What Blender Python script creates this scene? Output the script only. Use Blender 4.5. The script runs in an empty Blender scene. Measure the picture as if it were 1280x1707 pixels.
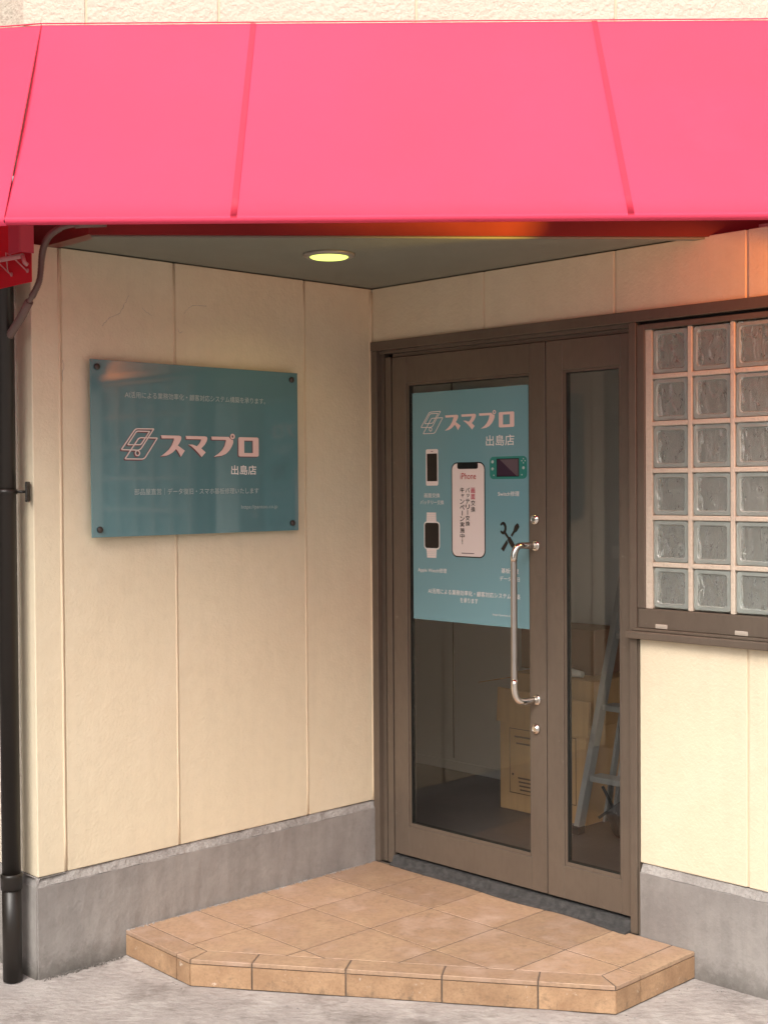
import bpy, bmesh, math, random
from mathutils import Vector, Matrix
random.seed(7)
R = math.radians
scn = bpy.context.scene
# ------------------------------------------------------------------ camera
F_PX, PITCH, ROLL, CAM_H = 2208.4, 0.019848, 0.006981, 1.5974
cd = bpy.data.cameras.new('camera'); cam = bpy.data.objects.new('camera', cd)
scn.collection.objects.link(cam); scn.camera = cam
cd.sensor_fit = 'HORIZONTAL'; cd.sensor_width = 36.0; cd.lens = F_PX / 1280 * 36.0
cd.clip_start = 0.05; cd.clip_end = 2000
fw = Vector((0, math.cos(PITCH), -math.sin(PITCH))); r0 = Vector((1, 0, 0)); d0 = fw.cross(r0)
rt = math.cos(ROLL) * r0 + math.sin(ROLL) * d0; dn = -math.sin(ROLL) * r0 + math.cos(ROLL) * d0
cam.matrix_world = Matrix(((rt.x, -dn.x, -fw.x, 0), (rt.y, -dn.y, -fw.y, 0), (rt.z, -dn.z, -fw.z, CAM_H), (0, 0, 0, 1)))
# ------------------------------------------------------------------ sky, sun, exposure
SUN_EL, SUN_AZ = R(47), R(198)          # azimuth measured clockwise from +Y: behind the camera, a little to its left
w = bpy.data.worlds.new('World'); scn.world = w; w.use_nodes = True
nt = w.node_tree; bg = nt.nodes['Background']
sky = nt.nodes.new('ShaderNodeTexSky'); sky.sky_type = 'NISHITA'; sky.sun_disc = False
sky.sun_elevation = SUN_EL; sky.sun_rotation = SUN_AZ; sky.dust_density = 5.0; sky.air_density = 1.0; sky.ozone_density = 1.0
hs = nt.nodes.new('ShaderNodeHueSaturation'); hs.inputs['Saturation'].default_value = 0.16
nt.links.new(sky.outputs[0], hs.inputs['Color']); nt.links.new(hs.outputs[0], bg.inputs['Color'])
bg.inputs['Strength'].default_value = 0.15
sl = bpy.data.lights.new('sun', 'SUN'); sl.energy = 2.1; sl.angle = R(32); sl.color = (1.0, 0.92, 0.82)
so = bpy.data.objects.new('sun', sl); scn.collection.objects.link(so); so.location = (-4, -6, 8)
sd = Vector((math.sin(SUN_AZ) * math.cos(SUN_EL), math.cos(SUN_AZ) * math.cos(SUN_EL), math.sin(SUN_EL)))
so.rotation_euler = sd.to_track_quat('Z', 'Y').to_euler()
scn.view_settings.view_transform = 'Standard'; scn.view_settings.look = 'None'
scn.view_settings.exposure = 0.33; scn.view_settings.gamma = 1.0
scn.cycles.max_bounces = 12; scn.cycles.transparent_max_bounces = 24; scn.cycles.use_denoising = True
# ------------------------------------------------------------------ frames (x right along the wall, y into the wall, z up)
C0 = Vector((-0.04401, 5.32744, 0)); DL = Vector((-0.71976, -0.69423, 0)); DR = Vector((0.69807, -0.71603, 0))
def frame(o, xd):
    xd = xd.normalized(); yd = Vector((0, 0, 1)).cross(xd)
    return Matrix(((xd.x, yd.x, 0, o.x), (xd.y, yd.y, 0, o.y), (xd.z, yd.z, 1, o.z), (0, 0, 0, 1)))
WF = Matrix.Identity(4)
LF = frame(C0, -DL)                       # sign wall: x runs from -1.511 (outer corner) to 0 (inner corner)
RF = frame(C0, DR)                        # door wall: x runs from 0 (inner corner) towards the viewer
CL = C0 + 1.511 * DL
FF = frame(CL, Vector((0.69423, -0.71976, 0)))   # flank wall left of the outer corner: x runs from -4 to 0
# ------------------------------------------------------------------ materials
def mat(name, col, rough=0.6, metal=0.0, var=0.0, vscale=4.0, vcol=None, bump=0.0, bscale=60.0, stretch=(1, 1, 1), island=0.0, spec=0.5, fine=0.0, coat=0.0, trans=0.0, streak=0.0, damp=None, wave=0.0, stain=None, bdist=0.01, rvar=0.0):
    m = bpy.data.materials.new(name); m.use_nodes = True; n = m.node_tree; L = n.links
    b = n.nodes['Principled BSDF']; b.inputs['Roughness'].default_value = rough; b.inputs['Metallic'].default_value = metal
    b.inputs['Specular IOR Level'].default_value = spec; b.inputs['Coat Weight'].default_value = coat
    b.inputs['Coat Roughness'].default_value = 0.05
    tc = n.nodes.new('ShaderNodeTexCoord'); mp = n.nodes.new('ShaderNodeMapping'); mp.inputs['Scale'].default_value = stretch
    L.new(tc.outputs['Object'], mp.inputs[0])
    cur = None
    rgb = n.nodes.new('ShaderNodeRGB'); rgb.outputs[0].default_value = (*col, 1); cur = rgb.outputs[0]
    def mixc(a, bcol, fac, mode='MIX'):
        x = n.nodes.new('ShaderNodeMix'); x.data_type = 'RGBA'; x.blend_type = mode
        L.new(fac, x.inputs[0]); L.new(a, x.inputs[6])
        if isinstance(bcol, tuple): x.inputs[7].default_value = (*bcol, 1)
        else: L.new(bcol, x.inputs[7])
        return x.outputs[2]
    def noise(scale, lo, hi, top, det=6, src=None, rgh=0.6):
        t = n.nodes.new('ShaderNodeTexNoise'); t.inputs['Scale'].default_value = scale; t.inputs['Detail'].default_value = det; t.inputs['Roughness'].default_value = rgh
        L.new(src or mp.outputs[0], t.inputs['Vector'])
        r = n.nodes.new('ShaderNodeMapRange'); r.inputs[1].default_value = lo; r.inputs[2].default_value = hi; r.inputs[4].default_value = top
        L.new(t.outputs[0], r.inputs[0]); return r.outputs[0], t
    if var: cur = mixc(cur, vcol or tuple(c * 0.6 for c in col), noise(vscale, 0.35, 0.7, var)[0])
    if streak:                    # run-off streaks down the face
        m2 = n.nodes.new('ShaderNodeMapping'); m2.inputs['Scale'].default_value = (22, 22, 1.6); L.new(tc.outputs['Object'], m2.inputs[0])
        cur = mixc(cur, tuple(c * 0.55 for c in col), noise(1.0, 0.45, 0.75, streak, src=m2.outputs[0])[0])
    if damp:                      # grime splashed up from the ground, ragged edged
        sp_ = n.nodes.new('ShaderNodeSeparateXYZ'); L.new(tc.outputs['Object'], sp_.inputs[0])
        h1 = n.nodes.new('ShaderNodeMapRange'); h1.inputs[1].default_value = damp[0]; h1.inputs[2].default_value = damp[1]; h1.inputs[3].default_value = 0.42; h1.inputs[4].default_value = -0.1
        L.new(sp_.outputs[2], h1.inputs[0]); t1 = n.nodes.new('ShaderNodeTexNoise'); t1.inputs['Scale'].default_value = damp[3]; t1.inputs['Detail'].default_value = 9; t1.inputs['Roughness'].default_value = 0.75
        L.new(tc.outputs['Object'], t1.inputs['Vector']); a1 = n.nodes.new('ShaderNodeMath'); L.new(h1.outputs[0], a1.inputs[0]); L.new(t1.outputs[0], a1.inputs[1])
        r1 = n.nodes.new('ShaderNodeMapRange'); r1.inputs[1].default_value = 0.66; r1.inputs[2].default_value = 0.86; L.new(a1.outputs[0], r1.inputs[0]); cur = mixc(cur, damp[2], r1.outputs[0])
    if fine: cur = mixc(cur, tuple(c * 0.5 for c in col), noise(vscale * 14, 0.45, 0.75, fine)[0])
    if stain:
        sc, lo, hi, amt, sc_col = stain
        cur = mixc(cur, sc_col, noise(sc, lo, hi, amt, det=10, src=tc.outputs['Object'], rgh=0.7)[0])
    if island:
        g = n.nodes.new('ShaderNodeNewGeometry'); h = n.nodes.new('ShaderNodeMapRange')
        h.inputs[3].default_value = 1 - island; h.inputs[4].default_value = 1 + island; L.new(g.outputs['Random Per Island'], h.inputs[0])
        hv = n.nodes.new('ShaderNodeHueSaturation'); L.new(h.outputs[0], hv.inputs['Value']); L.new(cur, hv.inputs['Color']); cur = hv.outputs[0]
    L.new(cur, b.inputs['Base Color'])
    if rvar:
        rr, _ = noise(vscale * 2, 0.3, 0.7, rvar); ad = n.nodes.new('ShaderNodeMath'); ad.inputs[1].default_value = rough - rvar / 2
        L.new(rr, ad.inputs[0]); L.new(ad.outputs[0], b.inputs['Roughness'])
    if bump:
        t = n.nodes.new('ShaderNodeTexNoise'); t.inputs['Scale'].default_value = bscale; t.inputs['Detail'].default_value = 5; t.inputs['Roughness'].default_value = 0.55
        L.new(mp.outputs[0], t.inputs['Vector'])
        bp = n.nodes.new('ShaderNodeBump'); bp.inputs['Strength'].default_value = bump; bp.inputs['Distance'].default_value = bdist
        L.new(t.outputs[0], bp.inputs['Height']); L.new(bp.outputs[0], b.inputs['Normal'])
        if wave:
            t3 = n.nodes.new('ShaderNodeTexNoise'); t3.inputs['Scale'].default_value = 9; t3.inputs['Detail'].default_value = 3; L.new(tc.outputs['Object'], t3.inputs['Vector'])
            b3 = n.nodes.new('ShaderNodeBump'); b3.inputs['Strength'].default_value = wave; b3.inputs['Distance'].default_value = 0.03
            L.new(t3.outputs[0], b3.inputs['Height']); L.new(b3.outputs[0], bp.inputs['Normal'])
    if trans:
        tr = n.nodes.new('ShaderNodeBsdfTranslucent'); L.new(cur, tr.inputs[0])
        ms = n.nodes.new('ShaderNodeMixShader'); ms.inputs[0].default_value = trans
        L.new(b.outputs[0], ms.inputs[1]); L.new(tr.outputs[0], ms.inputs[2]); L.new(ms.outputs[0], n.nodes['Material Output'].inputs[0])
    return m
def emat(name, col, s):
    m = bpy.data.materials.new(name); m.use_nodes = True; n = m.node_tree; b = n.nodes['Principled BSDF']
    b.inputs['Base Color'].default_value = (*col, 1); b.inputs['Emission Color'].default_value = (*col, 1); b.inputs['Emission Strength'].default_value = s
    return m
def pane_mat(name, tint, ior=1.5, rough=0.0):
    m = bpy.data.materials.new(name); m.use_nodes = True; n = m.node_tree; L = n.links
    n.nodes.remove(n.nodes['Principled BSDF'])
    lw = n.nodes.new('ShaderNodeLayerWeight'); lw.inputs[0].default_value = 0.5
    pw = n.nodes.new('ShaderNodeMath'); pw.operation = 'POWER'; pw.inputs[1].default_value = 5.0; L.new(lw.outputs['Facing'], pw.inputs[0])
    fr = n.nodes.new('ShaderNodeMapRange'); fr.inputs[3].default_value = 0.04; fr.inputs[4].default_value = 1.0; L.new(pw.outputs[0], fr.inputs[0])
    tr = n.nodes.new('ShaderNodeBsdfTransparent'); tr.inputs[0].default_value = (*tint, 1)
    gl = n.nodes.new('ShaderNodeBsdfGlossy'); gl.inputs['Roughness'].default_value = rough
    ms = n.nodes.new('ShaderNodeMixShader'); L.new(fr.outputs[0], ms.inputs[0]); L.new(tr.outputs[0], ms.inputs[1]); L.new(gl.outputs[0], ms.inputs[2])
    L.new(ms.outputs[0], n.nodes['Material Output'].inputs[0]); return m
CREAM = (0.74, 0.61, 0.43)
M = dict(
    siding=mat('painted_siding', (0.76, 0.66, 0.485), 0.62, var=0.6, vscale=1.6, vcol=(0.70, 0.575, 0.41), bump=0.42, bscale=110, bdist=0.004, spec=0.45, fine=0.10, wave=0.07, stain=(3, 0.50, 0.85, 0.5, (0.80, 0.72, 0.57)), streak=0.10),
    upper=mat('textured_siding', (0.66, 0.585, 0.48), 0.8, var=0.4, vscale=3, vcol=(0.62, 0.53, 0.43), bump=0.7, bscale=70, bdist=0.012, spec=0.3),
    joint=mat('joint_sealant', (0.72, 0.58, 0.41), 0.7, var=0.3, vscale=8, bump=0.4, bscale=90, bdist=0.003),
    found=mat('weathered_concrete', (0.33, 0.305, 0.285), 0.85, var=0.85, vscale=3.0, vcol=(0.21, 0.19, 0.18), bump=0.4, bscale=80, bdist=0.004, fine=0.3, stain=(5, 0.46, 0.80, 0.6, (0.42, 0.39, 0.36)), streak=0.5, damp=(0.0, 0.19, (0.10, 0.09, 0.08), 10)),
    ledge=mat('mortar_ledge', (0.37, 0.345, 0.325), 0.9, var=0.8, vscale=9, vcol=(0.20, 0.18, 0.17), bump=0.9, bscale=50, fine=0.5),
    soffit=mat('grey_soffit', (0.235, 0.235, 0.19), 0.75, var=0.2, vscale=3, bump=0.12, bscale=80),
    red=mat('red_painted_steel', (0.17, 0.026, 0.020), 0.34, var=0.3, vscale=9, bump=0.05, bscale=30),
    redsheet=mat('red_sheet', (0.55, 0.008, 0.02), 0.5, var=0.15, vscale=7),
    pink=mat('pink_canvas', (0.86, 0.066, 0.132), 0.68, var=0.5, vscale=0.8, vcol=(0.84, 0.072, 0.175), bump=0.12, bscale=900, trans=0.14, spec=0.25, fine=0.03, wave=0.05, stain=(2.2, 0.60, 0.9, 0.3, (0.80, 0.10, 0.20))),
    pinkseam=mat('pink_canvas_seam', (0.70, 0.040, 0.085), 0.6, bump=0.12, bscale=900, trans=0.12, spec=0.3),
    frame=mat('bronze_aluminium', (0.155, 0.120, 0.092), 0.38, metal=0.2, var=0.6, vscale=3.5, vcol=(0.105, 0.080, 0.062), bump=0.05, bscale=25, stretch=(1, 1, 0.4), fine=0.25, stain=(22, 0.65, 0.77, 0.5, (0.33, 0.28, 0.23))),
    gasket=mat('black_gasket', (0.012, 0.013, 0.011), 0.5),
    chrome=mat('polished_steel', (0.75, 0.70, 0.64), 0.09, metal=1.0, bump=0.02, bscale=40),
    satin=mat('brushed_steel', (0.52, 0.48, 0.45), 0.30, metal=1.0, bump=0.05, bscale=300, stretch=(1, 1, 0.05)),
    tile=mat('terracotta_tile', (0.45, 0.298, 0.19), 0.5, damp=(-1.0, 0.6, (0.20, 0.14, 0.10), 17), var=0.95, vscale=5, vcol=(0.31, 0.185, 0.125), bump=0.4, bscale=40, bdist=0.004, island=0.12, fine=0.6, stain=(5, 0.50, 0.70, 0.6, (0.60, 0.44, 0.34)), rvar=0.3),
    riser=mat('terracotta_riser_tile', (0.47, 0.295, 0.17), 0.65, damp=(-0.1, 0.12, (0.16, 0.11, 0.07), 24), var=0.95, vscale=10, vcol=(0.29, 0.165, 0.09), bump=0.5, bscale=45, bdist=0.004, island=0.1, fine=0.6, stain=(34, 0.62, 0.70, 0.85, (0.70, 0.60, 0.50))),
    grout=mat('grout', (0.16, 0.115, 0.085), 0.95, var=0.7, vscale=14, vcol=(0.08, 0.07, 0.06), bump=0.5, bscale=120),
    ground=mat('worn_concrete', (0.41, 0.37, 0.35), 0.9, var=0.9, vscale=2.2, vcol=(0.30, 0.265, 0.25), bump=0.8, bscale=30, stretch=(1, 1.5, 1), fine=0.45, stain=(6, 0.48, 0.74, 0.7, (0.52, 0.485, 0.46)), wave=0.1, damp=(-1.0, 1.0, (0.17, 0.145, 0.13), 4)),
    mortar=mat('cream_mortar', (0.60, 0.51, 0.41), 0.85, var=0.6, vscale=10, vcol=(0.50, 0.41, 0.34), bump=0.4, bscale=90, fine=0.3),
    pipe=mat('dark_brown_plastic', (0.018, 0.014, 0.011), 0.40, var=0.3, vscale=6, bump=0.04, bscale=30, stain=(60, 0.72, 0.78, 0.5, (0.2, 0.18, 0.15))),
    conduit=mat('painted_conduit', (0.17, 0.115, 0.10), 0.5, var=0.3, vscale=20),
    rope=mat('white_rope', (0.50, 0.24, 0.24), 0.8),
    carpet=mat('grey_carpet', (0.115, 0.11, 0.108), 0.95, var=0.9, vscale=45, vcol=(0.04, 0.04, 0.04), bump=1.0, bscale=400, fine=0.5),
    sign=mat('teal_acrylic', (0.11, 0.225, 0.25), 0.04, spec=0.6, coat=0.45),
    poster=mat('teal_print_film', (0.17, 0.335, 0.385), 0.14, spec=0.5),
    white=mat('white_print', (0.80, 0.76, 0.74), 0.4), pwhite=mat('pale_pink_print', (0.80, 0.70, 0.68), 0.35),
    lite=mat('pale_grey_print', (0.42, 0.50, 0.50), 0.4), dark=mat('black_print', (0.012, 0.010, 0.010), 0.2), redp=mat('red_print', (0.40, 0.03, 0.03), 0.4),
    magenta=mat('crimson_print', (0.45, 0.02, 0.07), 0.4), plum=mat('plum_print', (0.045, 0.02, 0.04), 0.2), grey=mat('mauve_print', (0.12, 0.085, 0.10), 0.2),
    green=mat('turquoise_print', (0.035, 0.22, 0.19), 0.25), shade=mat('shadow_and_speaker_print', (0.16, 0.04, 0.045), 0.4), peach=mat('letter_face', (0.82, 0.60, 0.57), 0.35),
    iwall=mat('room_wall_paint', (0.80, 0.78, 0.74), 0.8, var=0.1, vscale=2), ifloor=mat('room_floor', (0.12, 0.10, 0.095), 0.4, var=0.7, vscale=3, vcol=(0.06, 0.05, 0.05), fine=0.3),
    iceil=mat('room_ceiling', (0.5, 0.48, 0.45), 0.85), base=mat('skirting_board', (0.05, 0.03, 0.02), 0.5),
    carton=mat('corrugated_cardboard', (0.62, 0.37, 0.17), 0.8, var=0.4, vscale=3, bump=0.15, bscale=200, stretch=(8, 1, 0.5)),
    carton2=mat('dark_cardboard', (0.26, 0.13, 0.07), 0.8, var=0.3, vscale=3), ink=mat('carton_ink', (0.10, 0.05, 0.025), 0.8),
    alu=mat('brushed_aluminium', (0.42, 0.41, 0.39), 0.4, metal=0.25, var=0.2, vscale=12), plastic=mat('white_plastic_wrap', (0.72, 0.70, 0.64), 0.4, bump=0.6, bscale=30),
    rubber=mat('black_rubber', (0.02, 0.02, 0.02), 0.7), bag=mat('black_fabric', (0.018, 0.016, 0.018), 0.9, bump=0.5, bscale=120),
    trim=mat('lamp_trim', (0.35, 0.32, 0.28), 0.4, metal=0.3), lamp=emat('lamp_lens', (0.80, 0.95, 0.20), 1.25),
    glass=pane_mat('clear_pane', (0.97, 0.975, 0.965)),
    far1=mat('street_wall_green', (0.42, 0.52, 0.46), 0.8, var=0.4, vscale=0.8), far2=mat('street_wall_pale', (0.70, 0.68, 0.62), 0.8, var=0.3, vscale=0.5),
    far3=mat('street_wall_dark', (0.12, 0.13, 0.15), 0.8, var=0.3, vscale=0.5), farglass=mat('street_window', (0.10, 0.13, 0.15), 0.1), farframe=mat('street_window_frame', (0.85, 0.85, 0.83), 0.6),
    clip=mat('weep_cover', (0.42, 0.36, 0.30), 0.6), bronze=mat('bolt_cap', (0.09, 0.075, 0.07), 0.35, metal=0.7),
)
# glass block: wavy glass with some depth of its own
def block_mat(name, col, tw, rough, nscale, bstr):
    m = bpy.data.materials.new(name); m.use_nodes = True; n = m.node_tree; L = n.links; b = n.nodes['Principled BSDF']
    b.inputs['Roughness'].default_value = rough
    b.inputs['Transmission Weight'].default_value = tw; b.inputs['IOR'].default_value = 1.5
    b.inputs['Base Color'].default_value = (*col, 1)
    tc = n.nodes.new('ShaderNodeTexCoord'); mp = n.nodes.new('ShaderNodeMapping'); mp.inputs['Scale'].default_value = (1.3, 1, 0.7)
    oi = n.nodes.new('ShaderNodeObjectInfo'); cx = n.nodes.new('ShaderNodeMath'); cx.operation = 'MULTIPLY'; cx.inputs[1].default_value = 37.0
    L.new(oi.outputs['Random'], cx.inputs[0]); L.new(cx.outputs[0], mp.inputs['Location']); L.new(tc.outputs['Object'], mp.inputs[0])
    t = n.nodes.new('ShaderNodeTexNoise'); t.inputs['Scale'].default_value = nscale; t.inputs['Detail'].default_value = 1.5; t.inputs['Distortion'].default_value = 0.8
    L.new(mp.outputs[0], t.inputs['Vector'])
    bp = n.nodes.new('ShaderNodeBump'); bp.inputs['Strength'].default_value = bstr; bp.inputs['Distance'].default_value = 0.012
    L.new(t.outputs[0], bp.inputs['Height']); L.new(bp.outputs[0], b.inputs['Normal']); return m
M['block'] = block_mat('glass_block_pane', (0.84, 0.87, 0.82), 0.86, 0.03, 27, 1.0)
M['blockrim'] = block_mat('glass_block_rim', (0.60, 0.64, 0.59), 0.62, 0.03, 14, 0.4)
# ------------------------------------------------------------------ mesh helpers
class MB:
    def __init__(s): s.bm = bmesh.new(); s.mi = 0
    def _tag(s, faces):
        for f in faces: f.material_index = s.mi
    def box(s, x0, x1, y0, y1, z0, z1, bev=0.0, seg=1):
        t = bmesh.new(); bmesh.ops.create_cube(t, size=1.0)
        for v in t.verts: v.co = Vector(((x0 + x1) / 2 + v.co.x * (x1 - x0), (y0 + y1) / 2 + v.co.y * (y1 - y0), (z0 + z1) / 2 + v.co.z * (z1 - z0)))
        if bev: bmesh.ops.bevel(t, geom=list(t.edges), offset=bev, segments=seg, affect='EDGES', profile=0.5)
        return s.merge(t)
    def merge(s, t, mx=None):
        if mx is not None: bmesh.ops.transform(t, matrix=mx, verts=t.verts)
        t.verts.index_update(); nv = [s.bm.verts.new(v.co) for v in t.verts]
        for f in t.faces:
            try: g = s.bm.faces.new([nv[v.index] for v in f.verts]); g.material_index = s.mi; g.smooth = f.smooth
            except ValueError: pass
        t.free(); return s
    def prism(s, pts, a, b, axis='z', cham=0.0):
        """convex or simple polygon pts (2D) extruded from a to b; axis y: pts are (x,z)"""
        def P(p, h): return Vector((p[0], p[1], h)) if axis == 'z' else Vector((p[0], h, p[1]))
        if cham:
            ins = inset(pts, cham); rings = [[P(p, a) for p in pts], [P(p, b - cham if b > a else b + cham) for p in pts], [P(p, b) for p in ins]]
        else: rings = [[P(p, a) for p in pts], [P(p, b) for p in pts]]
        vs = [[s.bm.verts.new(q) for q in r] for r in rings]; n = len(pts)
        fs = [s.bm.faces.new(vs[0][::-1]), s.bm.faces.new(vs[-1])]
        for k in range(len(vs) - 1):
            for i in range(n): fs.append(s.bm.faces.new((vs[k][i], vs[k][(i + 1) % n], vs[k + 1][(i + 1) % n], vs[k + 1][i])))
        s._tag(fs); return s
    def tube(s, pts, r, seg=12, caps=True, closed=False):
        pts = [Vector(p) for p in pts]; n = len(pts); rs = r if isinstance(r, list) else [r] * n
        up = None; rings = []
        for i, p in enumerate(pts):
            t = ((pts[(i + 1) % n] - pts[i - 1]) if closed else (pts[min(i + 1, n - 1)] - pts[max(i - 1, 0)])).normalized()
            if up is None: up = t.orthogonal().normalized()
            up = (up - t * up.dot(t)).normalized(); sd_ = t.cross(up)
            rings.append([s.bm.verts.new(p + (up * math.cos(2 * math.pi * k / seg) + sd_ * math.sin(2 * math.pi * k / seg)) * rs[i]) for k in range(seg)])
        fs = []
        for i in range(n if closed else n - 1):
            a, b = rings[i], rings[(i + 1) % n]
            for k in range(seg):
                f = s.bm.faces.new((a[k], a[(k + 1) % seg], b[(k + 1) % seg], b[k])); f.smooth = True; fs.append(f)
        if caps and not closed: fs += [s.bm.faces.new(rings[0][::-1]), s.bm.faces.new(rings[-1])]
        s._tag(fs); return s
    def lathe(s, c, prof, axis='y', seg=28):
        """prof: (radius, offset along axis) from c"""
        c = Vector(c); rings = []
        for r, h in prof:
            ring = []
            for k in range(seg):
                a = 2 * math.pi * k / seg; ca, sa = math.cos(a) * r, math.sin(a) * r
                ring.append(s.bm.verts.new(c + (Vector((ca, h, sa)) if axis == 'y' else Vector((ca, sa, h)) if axis == 'z' else Vector((h, ca, sa)))))
            rings.append(ring)
        fs = []
        for i in range(len(rings) - 1):
            for k in range(seg):
                f = s.bm.faces.new((rings[i][k], rings[i][(k + 1) % seg], rings[i + 1][(k + 1) % seg], rings[i + 1][k])); f.smooth = True; fs.append(f)
        fs += [s.bm.faces.new(rings[0][::-1]), s.bm.faces.new(rings[-1])]
        s._tag(fs); return s
    def quad(s, *pts):
        s._tag([s.bm.faces.new([s.bm.verts.new(Vector(p)) for p in pts])]); return s
    def sheet(s, pts, y, d=0.0006):
        """flat printed shape (x,z) at depth y, front towards -y"""
        return s.prism(pts, y + d, y, 'y')
def area2(p): return sum(p[i][0] * p[(i + 1) % len(p)][1] - p[(i + 1) % len(p)][0] * p[i][1] for i in range(len(p)))
def inset(p, d):
    n = len(p); sg = 1 if area2(p) > 0 else -1; out = []
    ds = d if isinstance(d, (list, tuple)) else [d] * n
    ln = []
    for i in range(n):
        a, b = Vector(p[i][:2]), Vector(p[(i + 1) % n][:2]); t = (b - a).normalized(); nn = Vector((-t.y, t.x)) * sg
        ln.append((a + nn * ds[i], t))
    for i in range(n):
        (a, t), (b, u) = ln[i - 1], ln[i]; cr = t.x * u.y - t.y * u.x
        if abs(cr) < 1e-6: out.append((b.x, b.y)); continue
        k = ((b.x - a.x) * u.y - (b.y - a.y) * u.x) / cr; q = a + t * k; out.append((q.x, q.y))
    return out
def clip(poly, cv):
    sg = 1 if area2(cv) > 0 else -1; out = list(poly)
    for i in range(len(cv)):
        a, b = cv[i], cv[(i + 1) % len(cv)]; inp, out = out, []
        sidef = lambda p: sg * ((b[0] - a[0]) * (p[1] - a[1]) - (b[1] - a[1]) * (p[0] - a[0]))
        for j in range(len(inp)):
            p, q = inp[j - 1], inp[j]; sp, sq = sidef(p), sidef(q)
            if (sp >= 0) != (sq >= 0):
                k = sp / (sp - sq); out.append((p[0] + (q[0] - p[0]) * k, p[1] + (q[1] - p[1]) * k))
            if sq >= 0: out.append(q)
        if not out: return []
    res = []
    for p in out:
        if not res or (Vector(p) - Vector(res[-1])).length > 1e-4: res.append(p)
    if len(res) > 1 and (Vector(res[0]) - Vector(res[-1])).length < 1e-4: res.pop()
    return res
def rrect(x0, z0, x1, z1, r, n=5):
    out = []
    for cx, cz, a0 in ((x1 - r, z0 + r, -90), (x1 - r, z1 - r, 0), (x0 + r, z1 - r, 90), (x0 + r, z0 + r, 180)):
        for k in range(n + 1):
            a = R(a0 + 90 * k / n); out.append((cx + r * math.cos(a), cz + r * math.sin(a)))
    return out
# ------------------------------------------------------------------ object helpers
WM = {}
def thing(name, label, cat, fr=WF, loc=(0, 0, 0), group=None, kind=None):
    o = bpy.data.objects.new(name, None); scn.collection.objects.link(o); m = fr @ Matrix.Translation(loc)
    o.empty_display_size = 0.1; o.matrix_world = m; WM[o.name] = m
    return tag(o, label, cat, group, kind)
def tag(o, label=None, cat=None, group=None, kind=None):
    if label: o['label'] = label
    if cat: o['category'] = cat
    if group: o['group'] = group
    if kind: o['kind'] = kind
    return o
def link_mesh(name, me, mats, parent, m):
    for q in (mats if isinstance(mats, (list, tuple)) else [mats]): me.materials.append(q)
    o = bpy.data.objects.new(name, me); scn.collection.objects.link(o); WM[o.name] = m
    if parent is not None:
        o.parent = parent; o.matrix_parent_inverse = Matrix.Identity(4); o.matrix_local = WM[parent.name].inverted() @ m
    else: o.matrix_world = m
    return o
def obj(name, mb, mats, parent=None, fr=WF, smooth=False, base=True):
    bm = mb.bm; bmesh.ops.recalc_face_normals(bm, faces=bm.faces)
    if smooth:
        for f in bm.faces: f.smooth = True
    xs = [v.co for v in bm.verts]
    c = Vector(((min(v.x for v in xs) + max(v.x for v in xs)) / 2, (min(v.y for v in xs) + max(v.y for v in xs)) / 2, min(v.z for v in xs))) if base else Vector((0, 0, 0))
    bmesh.ops.translate(bm, vec=-c, verts=bm.verts)
    me = bpy.data.meshes.new(name); bm.to_mesh(me); bm.free()
    return link_mesh(name, me, mats, parent, fr @ Matrix.Translation(c))
def text_bm(s, bold=0.0, ext=0.0):
    cu = bpy.data.curves.new('t', 'FONT'); cu.body = s; cu.size = 1.0; cu.extrude = ext; cu.resolution_u = 3
    o = bpy.data.objects.new('t', cu); scn.collection.objects.link(o); bpy.context.view_layer.update()
    me = bpy.data.meshes.new_from_object(o.evaluated_get(bpy.context.evaluated_depsgraph_get()))
    t = bmesh.new(); t.from_mesh(me)
    if bold:                      # heavier strokes: the same outlines again, a hair to the side
        for k, (dx, dy) in enumerate(((bold, bold * .5), (-bold, -bold * .5), (bold * .5, -bold), (-bold * .5, bold))):
            nv = len(t.verts); t.from_mesh(me); t.verts.ensure_lookup_table()
            for v in list(t.verts)[nv:]: v.co += Vector((dx, dy, -0.00002 * (k + 1)))
    bpy.data.meshes.remove(me); bpy.data.objects.remove(o); bpy.data.curves.remove(cu)
    return t
def fit(t, x0, z0, x1, z1, y, rot=False, keep=False):
    """scale a text bmesh (in its XY plane) into the box on a wall (x,z) at depth y"""
    if rot: bmesh.ops.transform(t, matrix=Matrix.Rotation(-math.pi / 2, 4, 'Z'), verts=t.verts)
    xs = [v.co.x for v in t.verts]; ys = [v.co.y for v in t.verts]
    if not xs: return t
    a, b, c, d = min(xs), max(xs), min(ys), max(ys); sx = (x1 - x0) / max(b - a, 1e-6); sy = (z1 - z0) / max(d - c, 1e-6)
    if keep: sx = sy = min(sx, sy)
    cx, cz = (x0 + x1) / 2, (z0 + z1) / 2
    for v in t.verts: v.co = Vector((cx + (v.co.x - (a + b) / 2) * sx, y - v.co.z * 1.0, cz + (v.co.y - (c + d) / 2) * sy))
    return t
def lettering(s, box, y, m, parent, fr, bold=0.012, name='lettering'):
    mb = MB(); mb.merge(fit(text_bm(s, bold), *box, y)); return obj(name, mb, m, parent, fr)
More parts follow.
